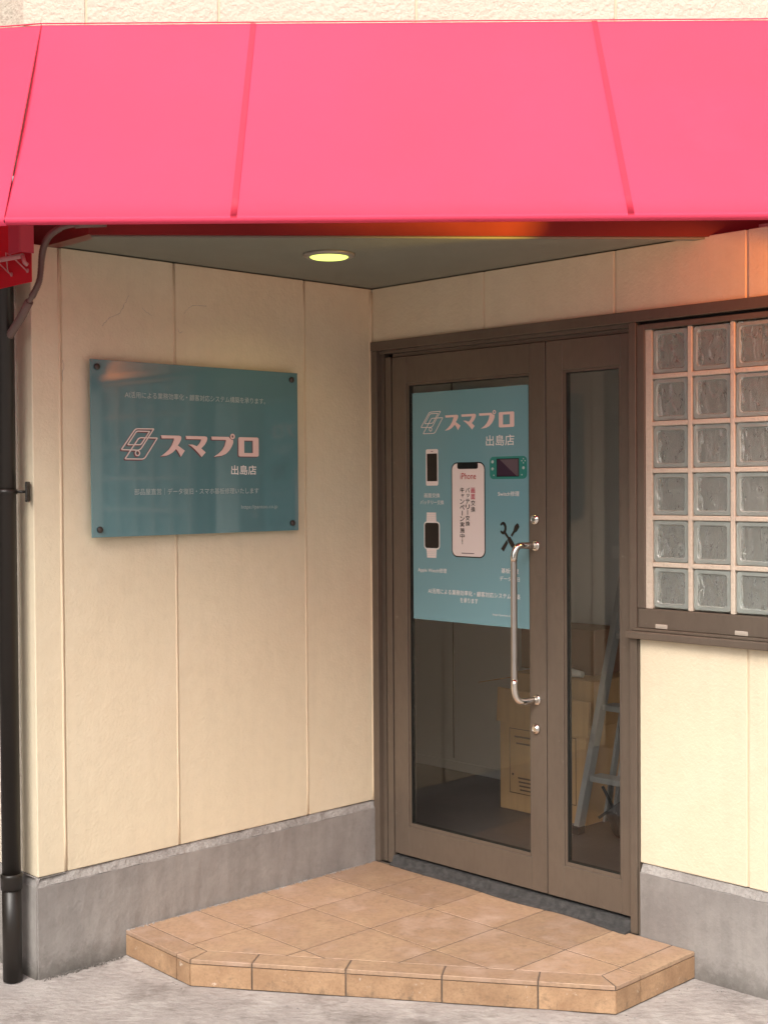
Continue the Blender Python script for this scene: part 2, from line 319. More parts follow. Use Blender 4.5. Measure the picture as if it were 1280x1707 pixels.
def column_text(s, x0, x1, z0, z1, y, ms, parent, fr, bold=0.02):
    """vertical Japanese writing, one character under the other; ms = material per character"""
    n = len(s); h = (z1 - z0) / n; w_ = x1 - x0; mbs = {}
    for i, ch in enumerate(s):
        zc = z1 - h * (i + 0.5); t = text_bm(ch, bold); m = ms[i]
        mb = mbs.setdefault(m.name, (MB(), m))[0]
        if ch == 'ー': fit(t, (x0 + x1) / 2 - w_ * 0.09, zc - h * 0.42, (x0 + x1) / 2 + w_ * 0.09, zc + h * 0.42, y, rot=True)
        elif ch in 'ッャ': fit(t, x0 + w_ * 0.25, zc - h * 0.3, x1 - w_ * 0.05, zc + h * 0.35, y)
        elif ch == '！': fit(t, (x0 + x1) / 2 - w_ * 0.09, zc - h * 0.42, (x0 + x1) / 2 + w_ * 0.09, zc + h * 0.42, y)
        else: fit(t, x0, zc - h * 0.44, x1, zc + h * 0.44, y)
        mb.merge(t)
    for mb, m in mbs.values(): obj('lettering', mb, m, parent, fr)
# ------------------------------------------------------------------ ground
g = MB(); n = 60
rows = []
ys = [-120, -60, -30, -14, -8, -5, -3, -1, 1, 2.5] + [3 + 0.08 * i for i in range(30)] + [6, 8, 14, 30, 60, 120]
xs = [-120, -50, -20, -8, -4, -2.4] + [-2 + 0.1 * i for i in range(41)] + [2.6, 4, 8, 20, 50, 120]
for y in ys: rows.append([g.bm.verts.new((x, y, (random.uniform(-0.0022, 0.0015) if -2 <= x <= 2 and 3 <= y <= 5.4 else 0) - 0.001)) for x in xs])
for i in range(len(ys) - 1):
    for j in range(len(xs) - 1): g.bm.faces.new((rows[i][j], rows[i][j + 1], rows[i + 1][j + 1], rows[i + 1][j]))
tag(obj('ground', g, M['ground'], smooth=True, base=False), kind='structure')
# ------------------------------------------------------------------ shop building
SOF = 2.385
B = thing('shop_building', 'cream panelled shop building with an angled recessed entrance and grey concrete base', 'building', WF, tuple(C0))
def panels(x0, x1, z0, z1, seams, y0=0.0, th=0.09, gap=0.008, rec=0.0035, bev=0.003):
    """siding panels between seams over a recessed joint backing"""
    a, j = MB(), []; cuts = [x0] + [s for s in seams if x0 < s < x1] + [x1]
    for i in range(len(cuts) - 1):
        l = cuts[i] + (gap / 2 if i else 0); r = cuts[i + 1] - (gap / 2 if i < len(cuts) - 2 else 0)
        a.box(l, r, y0, y0 + th, z0, z1, bev, 2)
    for c in cuts[1:-1]:
        q = MB(); q.box(c - gap / 2 - 0.001, c + gap / 2 + 0.001, y0 + rec, y0 + th - 0.01, z0 + 0.002, z1 - 0.002); j.append(q)
    return a, j
def wall(nm, fr, x0, x1, z0, z1, seams, m='siding', **k):
    a, j = panels(x0, x1, z0, z1, seams, **k); p = obj(nm, a, M[m], B, fr)
    for q in j: obj('panel_joint', q, M['joint'], p, fr)
    return p
# sign wall, with the wide sealed joint near the outer corner
w1 = wall('siding_wall', LF, -1.511, 0.0, 0.33, SOF, [-1.405, -0.954, -0.354], th=0.10)
for bx_, br_ in ((-1.4105, 0.0048), (-0.957, 0.0042), (-0.357, 0.0042)):
    j = MB(); j.tube([(bx_ + random.uniform(-.0007, .0007), 0.0008, 0.333 + 0.1024 * i) for i in range(21)], br_, 8); obj('sealant_bead', j, M['joint'], w1, LF, smooth=True)
j = MB()
pts = [(-0.006 + random.uniform(-.001, .001), 0.0, 0.33 + 0.06 * i) for i in range(35)]
j.tube([p for p in pts if p[2] < SOF - 0.01], 0.008, 8)
obj('sealant_bead', j, M['joint'], w1, LF, smooth=True)
for path in [[(-1.248, 2.141), (-1.234, 2.156), (-1.218, 2.172), (-1.196, 2.18), (-1.177, 2.191), (-1.163, 2.213), (-1.15, 2.236), (-1.141, 2.258)], [(-1.09, 2.217), (-1.078, 2.206), (-1.064, 2.201), (-1.044, 2.19)], [(-0.915, 2.207), (-0.9, 2.226), (-0.881, 2.24), (-0.858, 2.244), (-0.8, 2.245)], [(-1.4, 2.017), (-1.393, 1.994), (-1.403, 1.97), (-1.396, 1.939)], [(-0.941, 2.155), (-0.931, 2.139), (-0.916, 2.152)]]:
    j = MB(); fine_ = []
    for (a, b), (c, d) in zip(path, path[1:]):
        for k in range(4): fine_.append((a + (c - a) * k / 4 + random.uniform(-.002, .002), 0.0, b + (d - b) * k / 4 + random.uniform(-.002, .002)))
    j.tube(fine_, [random.uniform(.0003, .0008) for _ in fine_], 5); obj('paint_crack', j, M['ledge'], w1, LF)
# flank wall round the outer corner
wall('siding_wall', FF, -5.0, -0.101, 0.33, 2.6, [-0.75, -1.35, -1.95], m='upper', y0=0.0, th=0.10)
# door wall: band above the frame and panel below the glass blocks
wall('siding_wall', RF, 0.0, 3.2, 2.172, SOF, [0.598, 1.186, 1.683, 2.283, 2.883], th=0.12)
wall('siding_wall', RF, 1.281, 3.2, 0.33, 1.082, [1.683, 2.283, 2.883], th=0.12)
wall('siding_wall', RF, 2.26, 3.2, 1.0825, 2.1715, [2.883], th=0.12)
def foundation(fr, x0, x1, z1=0.302, y0=-0.011):
    f = MB(); xs_ = [x0 + (x1 - x0) * i / 40 for i in range(41)]; prof = []
    def row(fn): return [f.bm.verts.new(fn(x)) for x in xs_]
    rr = [row(lambda x: (x, y0 - 0.004 + random.uniform(-.0012, .0012), -0.02)), row(lambda x: (x, y0 + random.uniform(-.0015, .0015), 0.05)), row(lambda x: (x, y0 + random.uniform(-.001, .001), 0.16)),
          row(lambda x: (x, y0 + random.uniform(-.001, .001), z1 - 0.004 + random.uniform(-.002, .002))), row(lambda x: (x, y0 + 0.004, z1)), row(lambda x: (x, 0.11, z1)), row(lambda x: (x, 0.11, -0.02))]
    for a, b in zip(rr, rr[1:] + rr[:1]):
        for i in range(40): f.bm.faces.new((a[i], a[i + 1], b[i + 1], b[i]))
    f.bm.faces.new([r[0] for r in rr]); f.bm.faces.new([r[-1] for r in rr])
    o = obj('foundation', f, M['found'], B, fr)
    l = MB(); a_, b_, c_ = [], [], []
    for x in xs_:
        a_.append(l.bm.verts.new((x, y0 + 0.001 + random.uniform(-.002, .001), z1 - 0.001 + random.uniform(-.0018, .001)))); b_.append(l.bm.verts.new((x, 0.006 + random.uniform(-.003, .003), 0.329 + random.uniform(-.003, .001)))); c_.append(l.bm.verts.new((x, 0.10, 0.3285)))
    for i in range(40):
        l.bm.faces.new((a_[i], a_[i + 1], b_[i + 1], b_[i])); l.bm.faces.new((b_[i], b_[i + 1], c_[i + 1], c_[i]))
    obj('mortar_ledge', l, M['ledge'], o, fr); return o
foundation(LF, -1.518, 0.012); foundation(FF, -5.0, 0.004); foundation(RF, 1.287, 3.2)
# upper storey in front of the wall plane, its soffit and red edge channel
UY = 4.10
uw, uj = panels(-1.098, 5.2, 2.62, 6.4, [-0.905, -0.497, 0.11, 0.722, 1.334, 1.946, 2.56, 3.17, 3.78, 4.4], y0=UY, th=0.10, gap=0.007, rec=0.004)
uwo = obj('upper_wall', uw, M['upper'], B, WF)
for q in uj: obj('panel_joint', q, M['joint'], uwo, WF)
UFr = frame(Vector((-1.098, UY, 0)), Vector((0.69423, -0.71976, 0)))
wall('upper_wall', UFr, -4.6, -0.002, 2.62, 6.4, [-0.35, -0.95, -1.55], m='upper', y0=0.002, th=0.10)
s = MB(); s.prism([(-1.20, 4.42), (-0.905, 4.118), (2.3, 4.30), (2.3, 6.2), (-1.2, 6.2)], SOF + 0.004, SOF + 0.05)
obj('soffit', s, M['soffit'], B)
fz0, fz1 = 2.381, 2.62
fc = MB(); E1 = Vector((-0.905, 4.115)); E2 = Vector((2.3, 4.285)); E0 = Vector((-1.20, 4.421))
def slab2(mb, a, b, t, z0, z1):
    d = (b - a).normalized(); nn = Vector((-d.y, d.x)) * t
    mb.prism([tuple(a), tuple(b), tuple(b + nn), tuple(a + nn)], z0, z1)
slab2(fc, E1, E2, 0.05, fz0, fz1); slab2(fc, E0, E1 + Vector((-0.002, -0.002)), 0.05, fz0 + 0.001, fz1 - 0.001)
obj('red_channel', fc, M['red'], B)
fc = MB(); slab2(fc, E1 + Vector((0.003, 0.012)), E2 + Vector((0, 0.012)), 0.03, fz0 - 0.006, fz0 - 0.0005)
obj('drip_trim', fc, M['soffit'], B)
# roof slab closing the room and upper storey
s = MB(); s.box(-4.5, 5.2, 4.25, 9.6, 6.3, 6.4); obj('roof', s, M['far3'], B)
# room behind the door (floor, walls, ceiling)
s = MB(); s.box(-2.2, 3.2, 0.125, 1.455, 0.02, 0.088); obj('room_floor', s, M['ifloor'], B, RF)
s = MB(); s.box(-2.2, 3.2, 1.455, 1.52, 0.02, 2.40); s.box(-2.26, -2.2, 0.11, 1.52, 0.02, 2.40); s.box(3.2, 3.26, 0.11, 1.52, 0.02, 0.45); s.box(3.2, 3.26, 0.11, 1.52, 2.30, 2.40); s.box(-2.2, -0.002, 0.105, 0.12, 0.02, 2.40)  # unseen right side wall left open to brighten the room
rw = obj('room_wall', s, M['iwall'], B, RF)
s = MB(); s.box(-0.915, -0.908, 1.4535, 1.456, 0.15, 2.38); obj('wall_seam', s, M['base'], rw, RF)
s = MB(); s.box(-2.19, 3.19, 1.447, 1.4545, 0.0885, 0.135); obj('skirting', s, M['iwall'], rw, RF)
s = MB(); s.box(-2.2, 3.2, 0.12, 1.455, 2.386, 2.42); obj('room_ceiling', s, M['iceil'], B, RF)

# ------------------------------------------------------------------ entrance door (part of the building)
D = bpy.data.objects.new('entrance_door', None); scn.collection.objects.link(D); D.parent = B
WM[D.name] = RF @ Matrix.Translation((0.1, 0, 0.09)); D.matrix_parent_inverse = Matrix.Identity(4); D.matrix_local = WM[B.name].inverted() @ WM[D.name]
D['label'] = 'brown metal framed double glass door with a tall steel pull handle'
fr_ = MB()
fr_.box(0.004, 0.038, -0.012, 0.10, 0.088, 2.135, 0.0015); fr_.box(0.0385, 0.058, 0.012, 0.10, 0.088, 2.1345); fr_.box(0.0585, 0.066, 0.03, 0.10, 0.088, 2.12); fr_.box(0.0665, 0.098, 0.008, 0.10, 0.088, 2.107, 0.001)
fr_.box(0.004, 3.2, -0.014, 0.10, 2.1355, 2.1715, 0.0015); fr_.box(0.0385, 1.247, 0.004, 0.10, 2.122, 2.135); fr_.box(0.0985, 1.247, 0.02, 0.10, 2.1075, 2.1215)
fr_.box(1.2475, 1.275, -0.012, 0.10, 0.088, 2.135, 0.0015); fr_.box(1.2755, 1.3055, -0.006, 0.10, 1.184, 2.125, 0.0015)
fr_.box(1.2755, 1.2805, -0.003, 0.09, 0.06, 1.075)
obj('door_frame', fr_, M['frame'], D, RF)
g_ = MB(); g_.box(1.2758, 3.2, 0.02, 0.06, 2.1255, 2.135); g_.box(0.0385, 1.2, 0.035, 0.09, 2.1355, 2.14); g_.box(0.0985, 0.1025, 0.03, 0.08, 0.1, 2.107); g_.box(0.10, 1.246, 0.036, 0.09, 0.0885, 0.128)
obj('shadow_gap', g_, M['gasket'], D, RF)
def leaf(x0, x1, gx0, gx1, z0=0.133, z1=2.105, gz0=0.25, gz1=2.0):
    b = MB(); y0, y1 = 0.010, 0.048
    b.box(x0, gx0, y0, y1, z0, z1, 0.0015); b.box(gx1, x1, y0, y1, z0, z1, 0.0015)
    b.box(gx0 + .0002, gx1 - .0002, y0 + .0007, y1, z0 + .0005, gz0, 0.001); b.box(gx0 + .0002, gx1 - .0002, y0 + .0007, y1, gz1, z1 - .0005, 0.001)
    t = 0.010
    b.box(gx0 + .0004, gx0 + t, y0 + .006, y1 - .004, gz0 + .0003, gz1 - .0003); b.box(gx1 - t, gx1 - .0004, y0 + .006, y1 - .004, gz0 + .0003, gz1 - .0003)
    b.box(gx0 + t + .0003, gx1 - t - .0003, y0 + .005, y1 - .004, gz0 + .0003, gz0 + t + .004); b.box(gx0 + t + .0003, gx1 - t - .0003, y0 + .006, y1 - .004, gz1 - t, gz1 - .0003)
    o = obj('door_leaf', b, M['frame'], D, RF)
    k = MB(); a0, a1, b0, b1 = gx0 + t, gx1 - t, gz0 + t + .004, gz1 - t; q = .0028
    k.box(a0, a0 + q, y0 + .009, y1 - .01, b0, b1); k.box(a1 - q, a1, y0 + .009, y1 - .01, b0, b1); k.box(a0 + q, a1 - q, y0 + .009, y1 - .01, b0, b0 + q); k.box(a0 + q, a1 - q, y0 + .009, y1 - .01, b1 - q, b1)
    obj('gasket', k, M['gasket'], D, RF)
    p = MB(); p.box(a0 + q, a1 - q, y0 + .014, y0 + .019, b0 + q, b1 - q); obj('glass_pane', p, M['glass'], D, RF)
leaf(0.1035, 0.8745, 0.180, 0.805); leaf(0.8785, 1.2455, 0.952, 1.198)
k = MB(); k.box(0.8748, 0.8782, 0.022, 0.04, 0.14, 2.10); obj('meeting_stile_seal', k, M['gasket'], D, RF)
# pull handle: brushed grip with polished bends
hp = []
bx, by = 0.801, -0.078
def arc(p0, p1, p2, n=8):
    p0, p1, p2 = Vector(p0), Vector(p1), Vector(p2)
    return [p0 * (1 - t) ** 2 + p1 * 2 * t * (1 - t) + p2 * t * t for t in [i / n for i in range(n + 1)]]
up = [(0.829, 0.010, 1.378), (0.822, -0.02, 1.380)] + arc((0.815, -0.045, 1.381), (bx, by, 1.386), (bx, by, 1.325))
lo = arc((bx, by, 0.885), (bx, by, 0.822), (0.815, -0.045, 0.822)) + [(0.824, -0.015, 0.823), (0.831, 0.010, 0.824)]
h = MB(); h.tube([(bx, by, 1.340), (bx, by, 0.880)], 0.0118, 20, caps=False); obj('pull_handle', h, M['satin'], D, RF)
h = MB(); h.tube(up, 0.0124, 20); h.lathe((0.829, 0.0095, 1.378), [(0.019, 0), (0.019, -0.004), (0.014, -0.006)], seg=24); obj('handle_bend', h, M['chrome'], D, RF)
h = MB(); h.tube([(bx, by, 0.905)] + lo, 0.0124, 20); h.lathe((0.831, 0.0095, 0.824), [(0.019, 0), (0.019, -0.004), (0.014, -0.006)], seg=24)
obj('handle_bend', h, M['chrome'], D, RF)
for zc in (1.473, 0.720):
    h = MB(); h.lathe((0.829, 0.0095, zc), [(0.0185, 0), (0.0185, -0.006), (0.016, -0.009), (0.0125, -0.0095), (0.0115, -0.013), (0.0085, -0.0145), (0.008, -0.013)]); h.box(0.8275, 0.8305, -0.0075, -0.0065, zc - 0.005, zc + 0.005)
    obj('lock_cylinder', h, M['chrome'], D, RF)
# ------------------------------------------------------------------ glass block window (part of the building)
G = bpy.data.objects.new('glass_block_window', None); scn.collection.objects.link(G); G.parent = B
WM[G.name] = RF @ Matrix.Translation((1.3, 0, 1.1)); G.matrix_parent_inverse = Matrix.Identity(4); G.matrix_local = WM[B.name].inverted() @ WM[G.name]
G['label'] = 'window of square glass blocks set in pinkish mortar'
f = MB(); f.box(1.3058, 3.2, -0.006, 0.10, 2.1065, 2.125, 0.0012); f.box(1.2762, 2.26, -0.004, 0.10, 1.118, 1.1835, 0.002); f.box(2.235, 2.2598, -0.004, 0.1, 1.184, 2.106)
obj('window_frame', f, M['frame'], G, RF)
f = MB(); f.box(1.243, 2.29, -0.030, 0.05, 1.0825, 1.108, 0.004, 2); f.box(1.258, 2.28, -0.018, 0.05, 1.1083, 1.1177, 0.002)
obj('window_sill', f, M['frame'], G, RF)
for xc in (1.369, 1.664, 1.96):
    f = MB(); f.box(xc - .023, xc + .023, -0.0065, -0.003, 1.120, 1.1345, 0.0015); f.box(xc - .014, xc + .014, -0.0072, -0.006, 1.125, 1.130); obj('weep_cover', f, M['clip'], G, RF)
# mortar grid: bars between the blocks
P_, X0, Z0 = 0.155, 1.4755, 1.2605 + 0.0700
cols = [X0 + P_ * i for i in range(-1, 5)]; zj = [Z0 + P_ * i for i in range(5)]; ztop = 2.1065; zbot = 1.184
mo = MB(); jw = 0.0078
mo.box(1.3058, cols[0] + 0.011, 0.0, 0.085, zbot, ztop, 0.001); mo.box(cols[-1] - jw, 2.2345, 0.0, 0.085, zbot, ztop, 0.001)
for c in cols[1:-1]: mo.box(c - jw, c + jw, 0.0, 0.085, zbot, ztop, 0.002)
for k_ in range(len(cols) - 1):
    l, r_ = cols[k_] + (0.0112 if k_ == 0 else jw + .0002), cols[k_ + 1] - jw - .0002
    for z in zj: mo.box(l, r_, 0.0, 0.085, z - jw, z + jw, 0.002)
obj('mortar_joint', mo, M['mortar'], G, RF)
def block(x0, x1, z0, z1):
    def ring(t, r): return rrect(x0 + t, z0 + t, x1 - t, z1 - t, r, 4)
    b = MB()
    # rim faces (index 0) and patterned pane (index 1)
    prof = [(0.0, 0.010, 0.080), (0.0, 0.010, 0.010), (0.003, 0.010, 0.0055), (0.014, 0.012, 0.0045), (0.017, 0.012, 0.0085)]
    rings = [[b.bm.verts.new((p[0], y, p[1])) for p in ring(t, r)] for t, r, y in prof]; n = len(rings[0])
    for i in range(len(rings) - 1):
        for k in range(n):
            fc_ = b.bm.faces.new((rings[i][k], rings[i][(k + 1) % n], rings[i + 1][(k + 1) % n], rings[i + 1][k])); fc_.material_index = 1
    fc_ = b.bm.faces.new(rings[-1]); fc_.material_index = 0
    fc_ = b.bm.faces.new(rings[0][::-1]); fc_.material_index = 0
    return obj('glass_block', b, [M['block'], M['blockrim']], G, RF)
for k_ in range(len(cols) - 1):
    l, r_ = cols[k_] + (0.0114 if k_ == 0 else jw + .0004), cols[k_ + 1] - jw - .0004
    for q in range(6):
        za = zbot + 0.004 if q == 0 else zj[q - 1] + jw + .0004; zb = ztop - 0.004 if q == 5 else zj[q] - jw - .0004
        block(l, r_, za, zb)
# ------------------------------------------------------------------ awning
A = thing('awning', 'pink canvas awning sloping out over the shop entrance', 'awning', WF, (0, 4.0, 2.3))
top = (4.092, 3.018); bot = (3.50, 2.312)
def sag(u, v): return 0.006 * math.sin(math.pi * v) * abs(math.sin(math.pi * u))
XS = [-0.39, 0.655]; XL0, XL1 = -0.992, -1.040      # bottom and top of the left hip seam
# side panel runs back along the flank of the building
sb = Vector((-0.985, 0.174))
def cloth(rows_, m, nm):
    b = MB(); vs = [[b.bm.verts.new(p) for p in r] for r in rows_]
    for i in range(len(vs) - 1):
        for k in range(len(vs[0]) - 1):
            q = b.bm.faces.new((vs[i][k], vs[i][k + 1], vs[i + 1][k + 1], vs[i + 1][k])); q.smooth = True
    return obj(nm, b, m, A)
NV = 12
def prow(x0b, x0t, x1b, x1t, nx, yo=0.0, zo=0.0, v0=0.0, v1=1.0):
    out = []
    for j_ in range(NV + 1):
        v = v0 + (v1 - v0) * j_ / NV; r_ = []
        for i in range(nx + 1):
            u = i / nx; xb = x0b + (x1b - x0b) * u; xt = x0t + (x1t - x0t) * u; x = xb + (xt - xb) * v
            # small dips between the rafters
            ph = ((x - XS[0]) / (XS[1] - XS[0])) % 1.0
            d = 0.010 * math.sin(math.pi * ph) * math.sin(math.pi * v)
            r_.append((x, bot[0] + (top[0] - bot[0]) * v + d + yo, bot[1] + (top[1] - bot[1]) * v - d + zo))
        out.append(r_)
    # wrap under the front tube
    if v0 == 0.0:
        w_ = []
        for a_ in (0.0, 0.7, 1.5, 2.3, 3.1):
            w_.append([(p[0], 3.5090 - 0.012 * math.cos(a_ - 0.72) + yo * .3, 2.3041 - 0.012 * math.sin(a_ - 0.72) + zo) for p in out[0]])
        out = w_[::-1] + out
    return out
cloth(prow(XL0, XL1, 5.3, 5.3, 60), M['pink'], 'canopy')
side = []
for j_ in range(NV + 1):
    v = j_ / NV; p0 = Vector((XL0 + (XL1 - XL0) * v, bot[0] + (top[0] - bot[0]) * v, bot[1] + (top[1] - bot[1]) * v))
    side.append([(p0.x + sb.x * d_, p0.y + sb.y * d_, p0.z) for d_ in (0, 0.1, 0.2, 0.3, 0.42)])
w_ = [[(p[0] + 0.004, p[1] + 0.006, p[2] - 0.022) for p in side[0]], [(p[0] - 0.003, p[1] - 0.003, p[2] - 0.012) for p in side[0]]]
cloth(w_ + side, M['pink'], 'side_canopy')
eb = [(q[-1][0], q[-1][1], q[-1][2]) for q in side]
cloth([[p, (p[0] - 0.35 * (1 - i / NV) - 0.3, p[1] + 0.75 * (1 - i / NV) + 0.25, p[2])] for i, p in enumerate(eb)], M['pink'], 'return_canopy')
for i_, xs_ in enumerate(XS):
    cloth(prow(xs_ - 0.0085, xs_ - 0.0085, xs_ + 0.0085, xs_ + 0.0085, 1, -0.0016, 0.0013, 0.0, 1.0), M['pinkseam'], 'seam_strip')
for xs_ in (1.70, 2.745): cloth(prow(xs_ - 0.0085, xs_ - 0.0085, xs_ + 0.0085, xs_ + 0.0085, 1, -0.0016, 0.0013, 0.0, 1.0), M['pinkseam'], 'seam_strip')
b = MB(); b.tube([Vector((XL0 + (XL1 - XL0) * i / 12, bot[0] + (top[0] - bot[0]) * i / 12 - .0022, bot[1] + (top[1] - bot[1]) * i / 12 + .0016)) for i in range(13)], 0.0013, 6); obj('hip_seam', b, M['pinkseam'], A)
b = MB(); b.tube([(XL0, 3.5095, 2.3041), (5.3, 3.5095, 2.3041)], 0.0108, 12); b.tube([(XL0, 3.5095, 2.3041), (XL0 + sb.x * 0.42, 3.5155 + sb.y * 0.42, 2.3041)], 0.0108, 12)
for x in (-0.38, 0.655, 1.70): b.tube([(x, 3.53, 2.312), (x, 4.085, 2.985)], 0.010, 8)
b.tube([(XL1, 4.086, 2.985), (5.3, 4.086, 2.985)], 0.008, 8)
obj('awning_frame', b, M['red'], A)
b = MB(); b.tube([(XL1, 4.088, 3.022), (5.3, 4.088, 3.020)], 0.0018, 6); b.tube([(XL1, 4.088, 3.022), (XL1 + sb.x * 0.42, 4.088 + sb.y * 0.42, 3.020)], 0.002, 6); obj('top_hem', b, M['pink'], A)
# ------------------------------------------------------------------ laced red valance, bracket and cord at the left
V = thing('laced_valance', 'red sheet valance laced with white cord to a pink rail, at the left edge', 'valance', FF, (0.0, -0.10, 2.2))
yv = -0.10
v_ = MB(); pts = [(-3.5 + 3.682 * i / 20, 2.229 + 0.004 * math.sin(i * 1.7)) for i in range(21)] + [(0.182, 2.44), (-3.5, 2.44)]
v_.prism(pts, yv, yv + 0.003, 'y'); obj('red_sheet', v_, M['redsheet'], V, FF)
v_ = MB(); v_.tube([(-3.4, yv - 0.03, 2.346), (-0.5, yv - 0.03, 2.333), (0.185, yv - 0.03, 2.307)], 0.008, 10); v_.tube([(0.185, yv - 0.03, 2.307), (0.197, yv - 0.03, 2.285), (0.195, yv - 0.02, 2.28)], 0.0065, 8)
obj('rail', v_, M['rope'], V, FF)
v_ = MB()
for k_ in range(7):
    x = 0.150 - 0.100 * k_; v_.tube([(x + .012, yv - 0.005, 2.268), (x - .03, yv - 0.036, 2.318), (x - .05, yv - 0.04, 2.326), (x - .09, yv - 0.012, 2.275)], 0.0022, 6)
    v_.lathe((x + .012, yv, 2.268), [(0.007, 0), (0.007, -0.003), (0.004, -0.004)], seg=12)
obj('lacing_cord', v_, M['rope'], V, FF)
v_ = MB(); v_.box(0.134, 0.200, yv - 0.050, yv - 0.046, 2.315, 2.41, 0.001); v_.box(0.1965, 0.2005, yv - 0.0455, yv + 0.0, 2.316, 2.409); v_.box(0.150, 0.166, yv - 0.0515, yv - 0.0505, 2.388, 2.393)
obj('bracket', v_, mat('pink_painted_bracket', (0.42, 0.06, 0.09), 0.5), V, FF)
# ------------------------------------------------------------------ flexible conduit
cp = [(-0.86, 4.05, 2.404), (-0.907, 4.05, 2.402), (-0.95, 4.055, 2.399), (-0.985, 4.065, 2.391), (-1.018, 4.08, 2.374), (-1.042, 4.10, 2.345), (-1.055, 4.12, 2.31), (-1.061, 4.13, 2.275), (-1.068, 4.135, 2.24), (-1.088, 4.145, 2.205), (-1.112, 4.165, 2.175)]
def spline(ps, n):
    ps = [Vector(p) for p in ps]; q = [ps[0] * 2 - ps[1]] + ps + [ps[-1] * 2 - ps[-2]]; out = []
    for i in range(1, len(q) - 2):
        for k in range(n):
            t = k / n; a, b_, c, d = q[i - 1:i + 3]
            out.append(0.5 * ((2 * b_) + (c - a) * t + (2 * a - 5 * b_ + 4 * c - d) * t * t + (3 * b_ - a - 3 * c + d) * t ** 3))
    out.append(ps[-1]); return out
K = thing('conduit', 'ribbed flexible cable conduit curving down from the awning beside the wall corner', 'conduit', WF, (-1.1, 4.15, 2.1))
sp = spline(cp, 24)
k1 = MB(); k1.tube(sp, [0.0085 + (0.0028 if i % 3 == 0 else 0) * (1 if 70 < i < 225 else 0) for i in range(len(sp))], 10); obj('ribbed_hose', k1, M['conduit'], K)
k1 = MB(); k1.tube([(-1.106, 4.160, 2.183), (-1.135, 4.19, 2.145), (-1.19, 4.245, 2.09), (-1.25, 4.30, 2.04)], 0.0135, 12); obj('sleeve', k1, M['conduit'], K); k1 = MB(); k1.tube([(-0.935, 4.052, 2.401), (-0.915, 4.05, 2.402), (-0.84, 4.055, 2.405)], 0.0125, 12); obj('sleeve', k1, M['conduit'], K)
# ------------------------------------------------------------------ downpipe
Dp = thing('downpipe', 'dark brown round rainwater downpipe at the left edge of the wall', 'downpipe', WF, (-1.213, 4.262, 0))
pc = (-1.213, 4.262)
k1 = MB(); k1.tube([(pc[0], pc[1], 0.004), (pc[0], pc[1], 0.33)], 0.0308, 28); obj('lower_pipe', k1, M['pipe'], Dp)
k1 = MB(); k1.tube([(pc[0], pc[1], 0.33), (pc[0], pc[1], 6.0)], 0.0298, 28); obj('pipe', k1, M['pipe'], Dp)
k1 = MB(); k1.lathe((pc[0], pc[1], 0.300), [(0.031, 0), (0.0345, 0.001), (0.0345, 0.038), (0.0355, 0.040), (0.0355, 0.048), (0.031, 0.052)], 'z'); obj('pipe_socket', k1, M['pipe'], Dp)
k1 = MB(); k1.lathe((pc[0], pc[1], 1.578), [(0.030, 0), (0.0335, 0.0), (0.0335, 0.016), (0.030, 0.016)], 'z'); q = Vector((pc[0], pc[1], 1.586)); e = Vector((-1.150, 4.262, 1.586)); k1.tube([q + Vector((.028, 0, 0)), e], 0.0045, 8)
k1.box(-1.151, -1.143, 4.250, 4.285, 1.553, 1.619, 0.002); k1.lathe((-1.147, 4.249, 1.607), [(0.004, 0), (0.003, -0.003)], seg=10); k1.lathe((-1.147, 4.249, 1.565), [(0.004, 0), (0.003, -0.003)], seg=10)
obj('wall_bracket', k1, M['pipe'], Dp)
# ------------------------------------------------------------------ tiled doorstep
ST = 0.086
T = thing('tiled_doorstep', 'low terracotta tiled doorstep with cut corners in front of the glass door', 'doorstep', WF, (0, 4.5, 0))
def on(fr, x, y): p = fr @ Vector((x, y, 0)); return (p.x, p.y)
outer = [on(LF, 0.03, -0.0), on(LF, -1.192, -0.010), (-0.631, 4.202), (0.688, 3.950), on(RF, 1.501, -0.010), on(RF, 1.501, 0.0), on(RF, 0.03, 0.0)]
outer = [on(LF, 0.0, -0.013), on(LF, -1.192, -0.013), (-0.631, 4.202), (0.688, 3.950), on(RF, 1.501, -0.013), on(RF, 0.0, -0.013)]
outer = [(C0.x, C0.y - 0.018)] + outer[1:5]
core = inset(outer, [-0.016, 0.006, 0.006, 0.006, -0.016])
k1 = MB(); k1.prism(core, -0.01, ST - 0.0018); obj('mortar_bed', k1, M['grout'], T)
inner = inset(outer, [0.0, 0.088, 0.088, 0.088, 0.0])
go = Vector((-0.4818, 4.5005)); dL2, dR2 = Vector(DL[:2]), Vector(DR[:2])
tr_ = MB(); cham = 0.0009
for i in range(-4, 9):
    for j_ in range(-5, 6):
        o_ = go + dR2 * 0.3 * i - dL2 * 0.3 * j_; c_ = [o_, o_ + dR2 * 0.3, o_ + dR2 * 0.3 - dL2 * 0.3, o_ - dL2 * 0.3]
        pl = clip([tuple(v) for v in c_], inner)
        if len(pl) < 3 or abs(area2(pl)) < 0.0012: continue
        try: pl = inset(pl, 0.0030)
        except Exception: continue
        if abs(area2(pl)) > 0.001: tr_.prism(pl if area2(pl) > 0 else pl[::-1], ST - 0.02, ST + random.uniform(-.0004, .0004), cham=cham)
rs = MB()
def lerp(a, b, t): return (a[0] + (b[0] - a[0]) * t, a[1] + (b[1] - a[1]) * t)
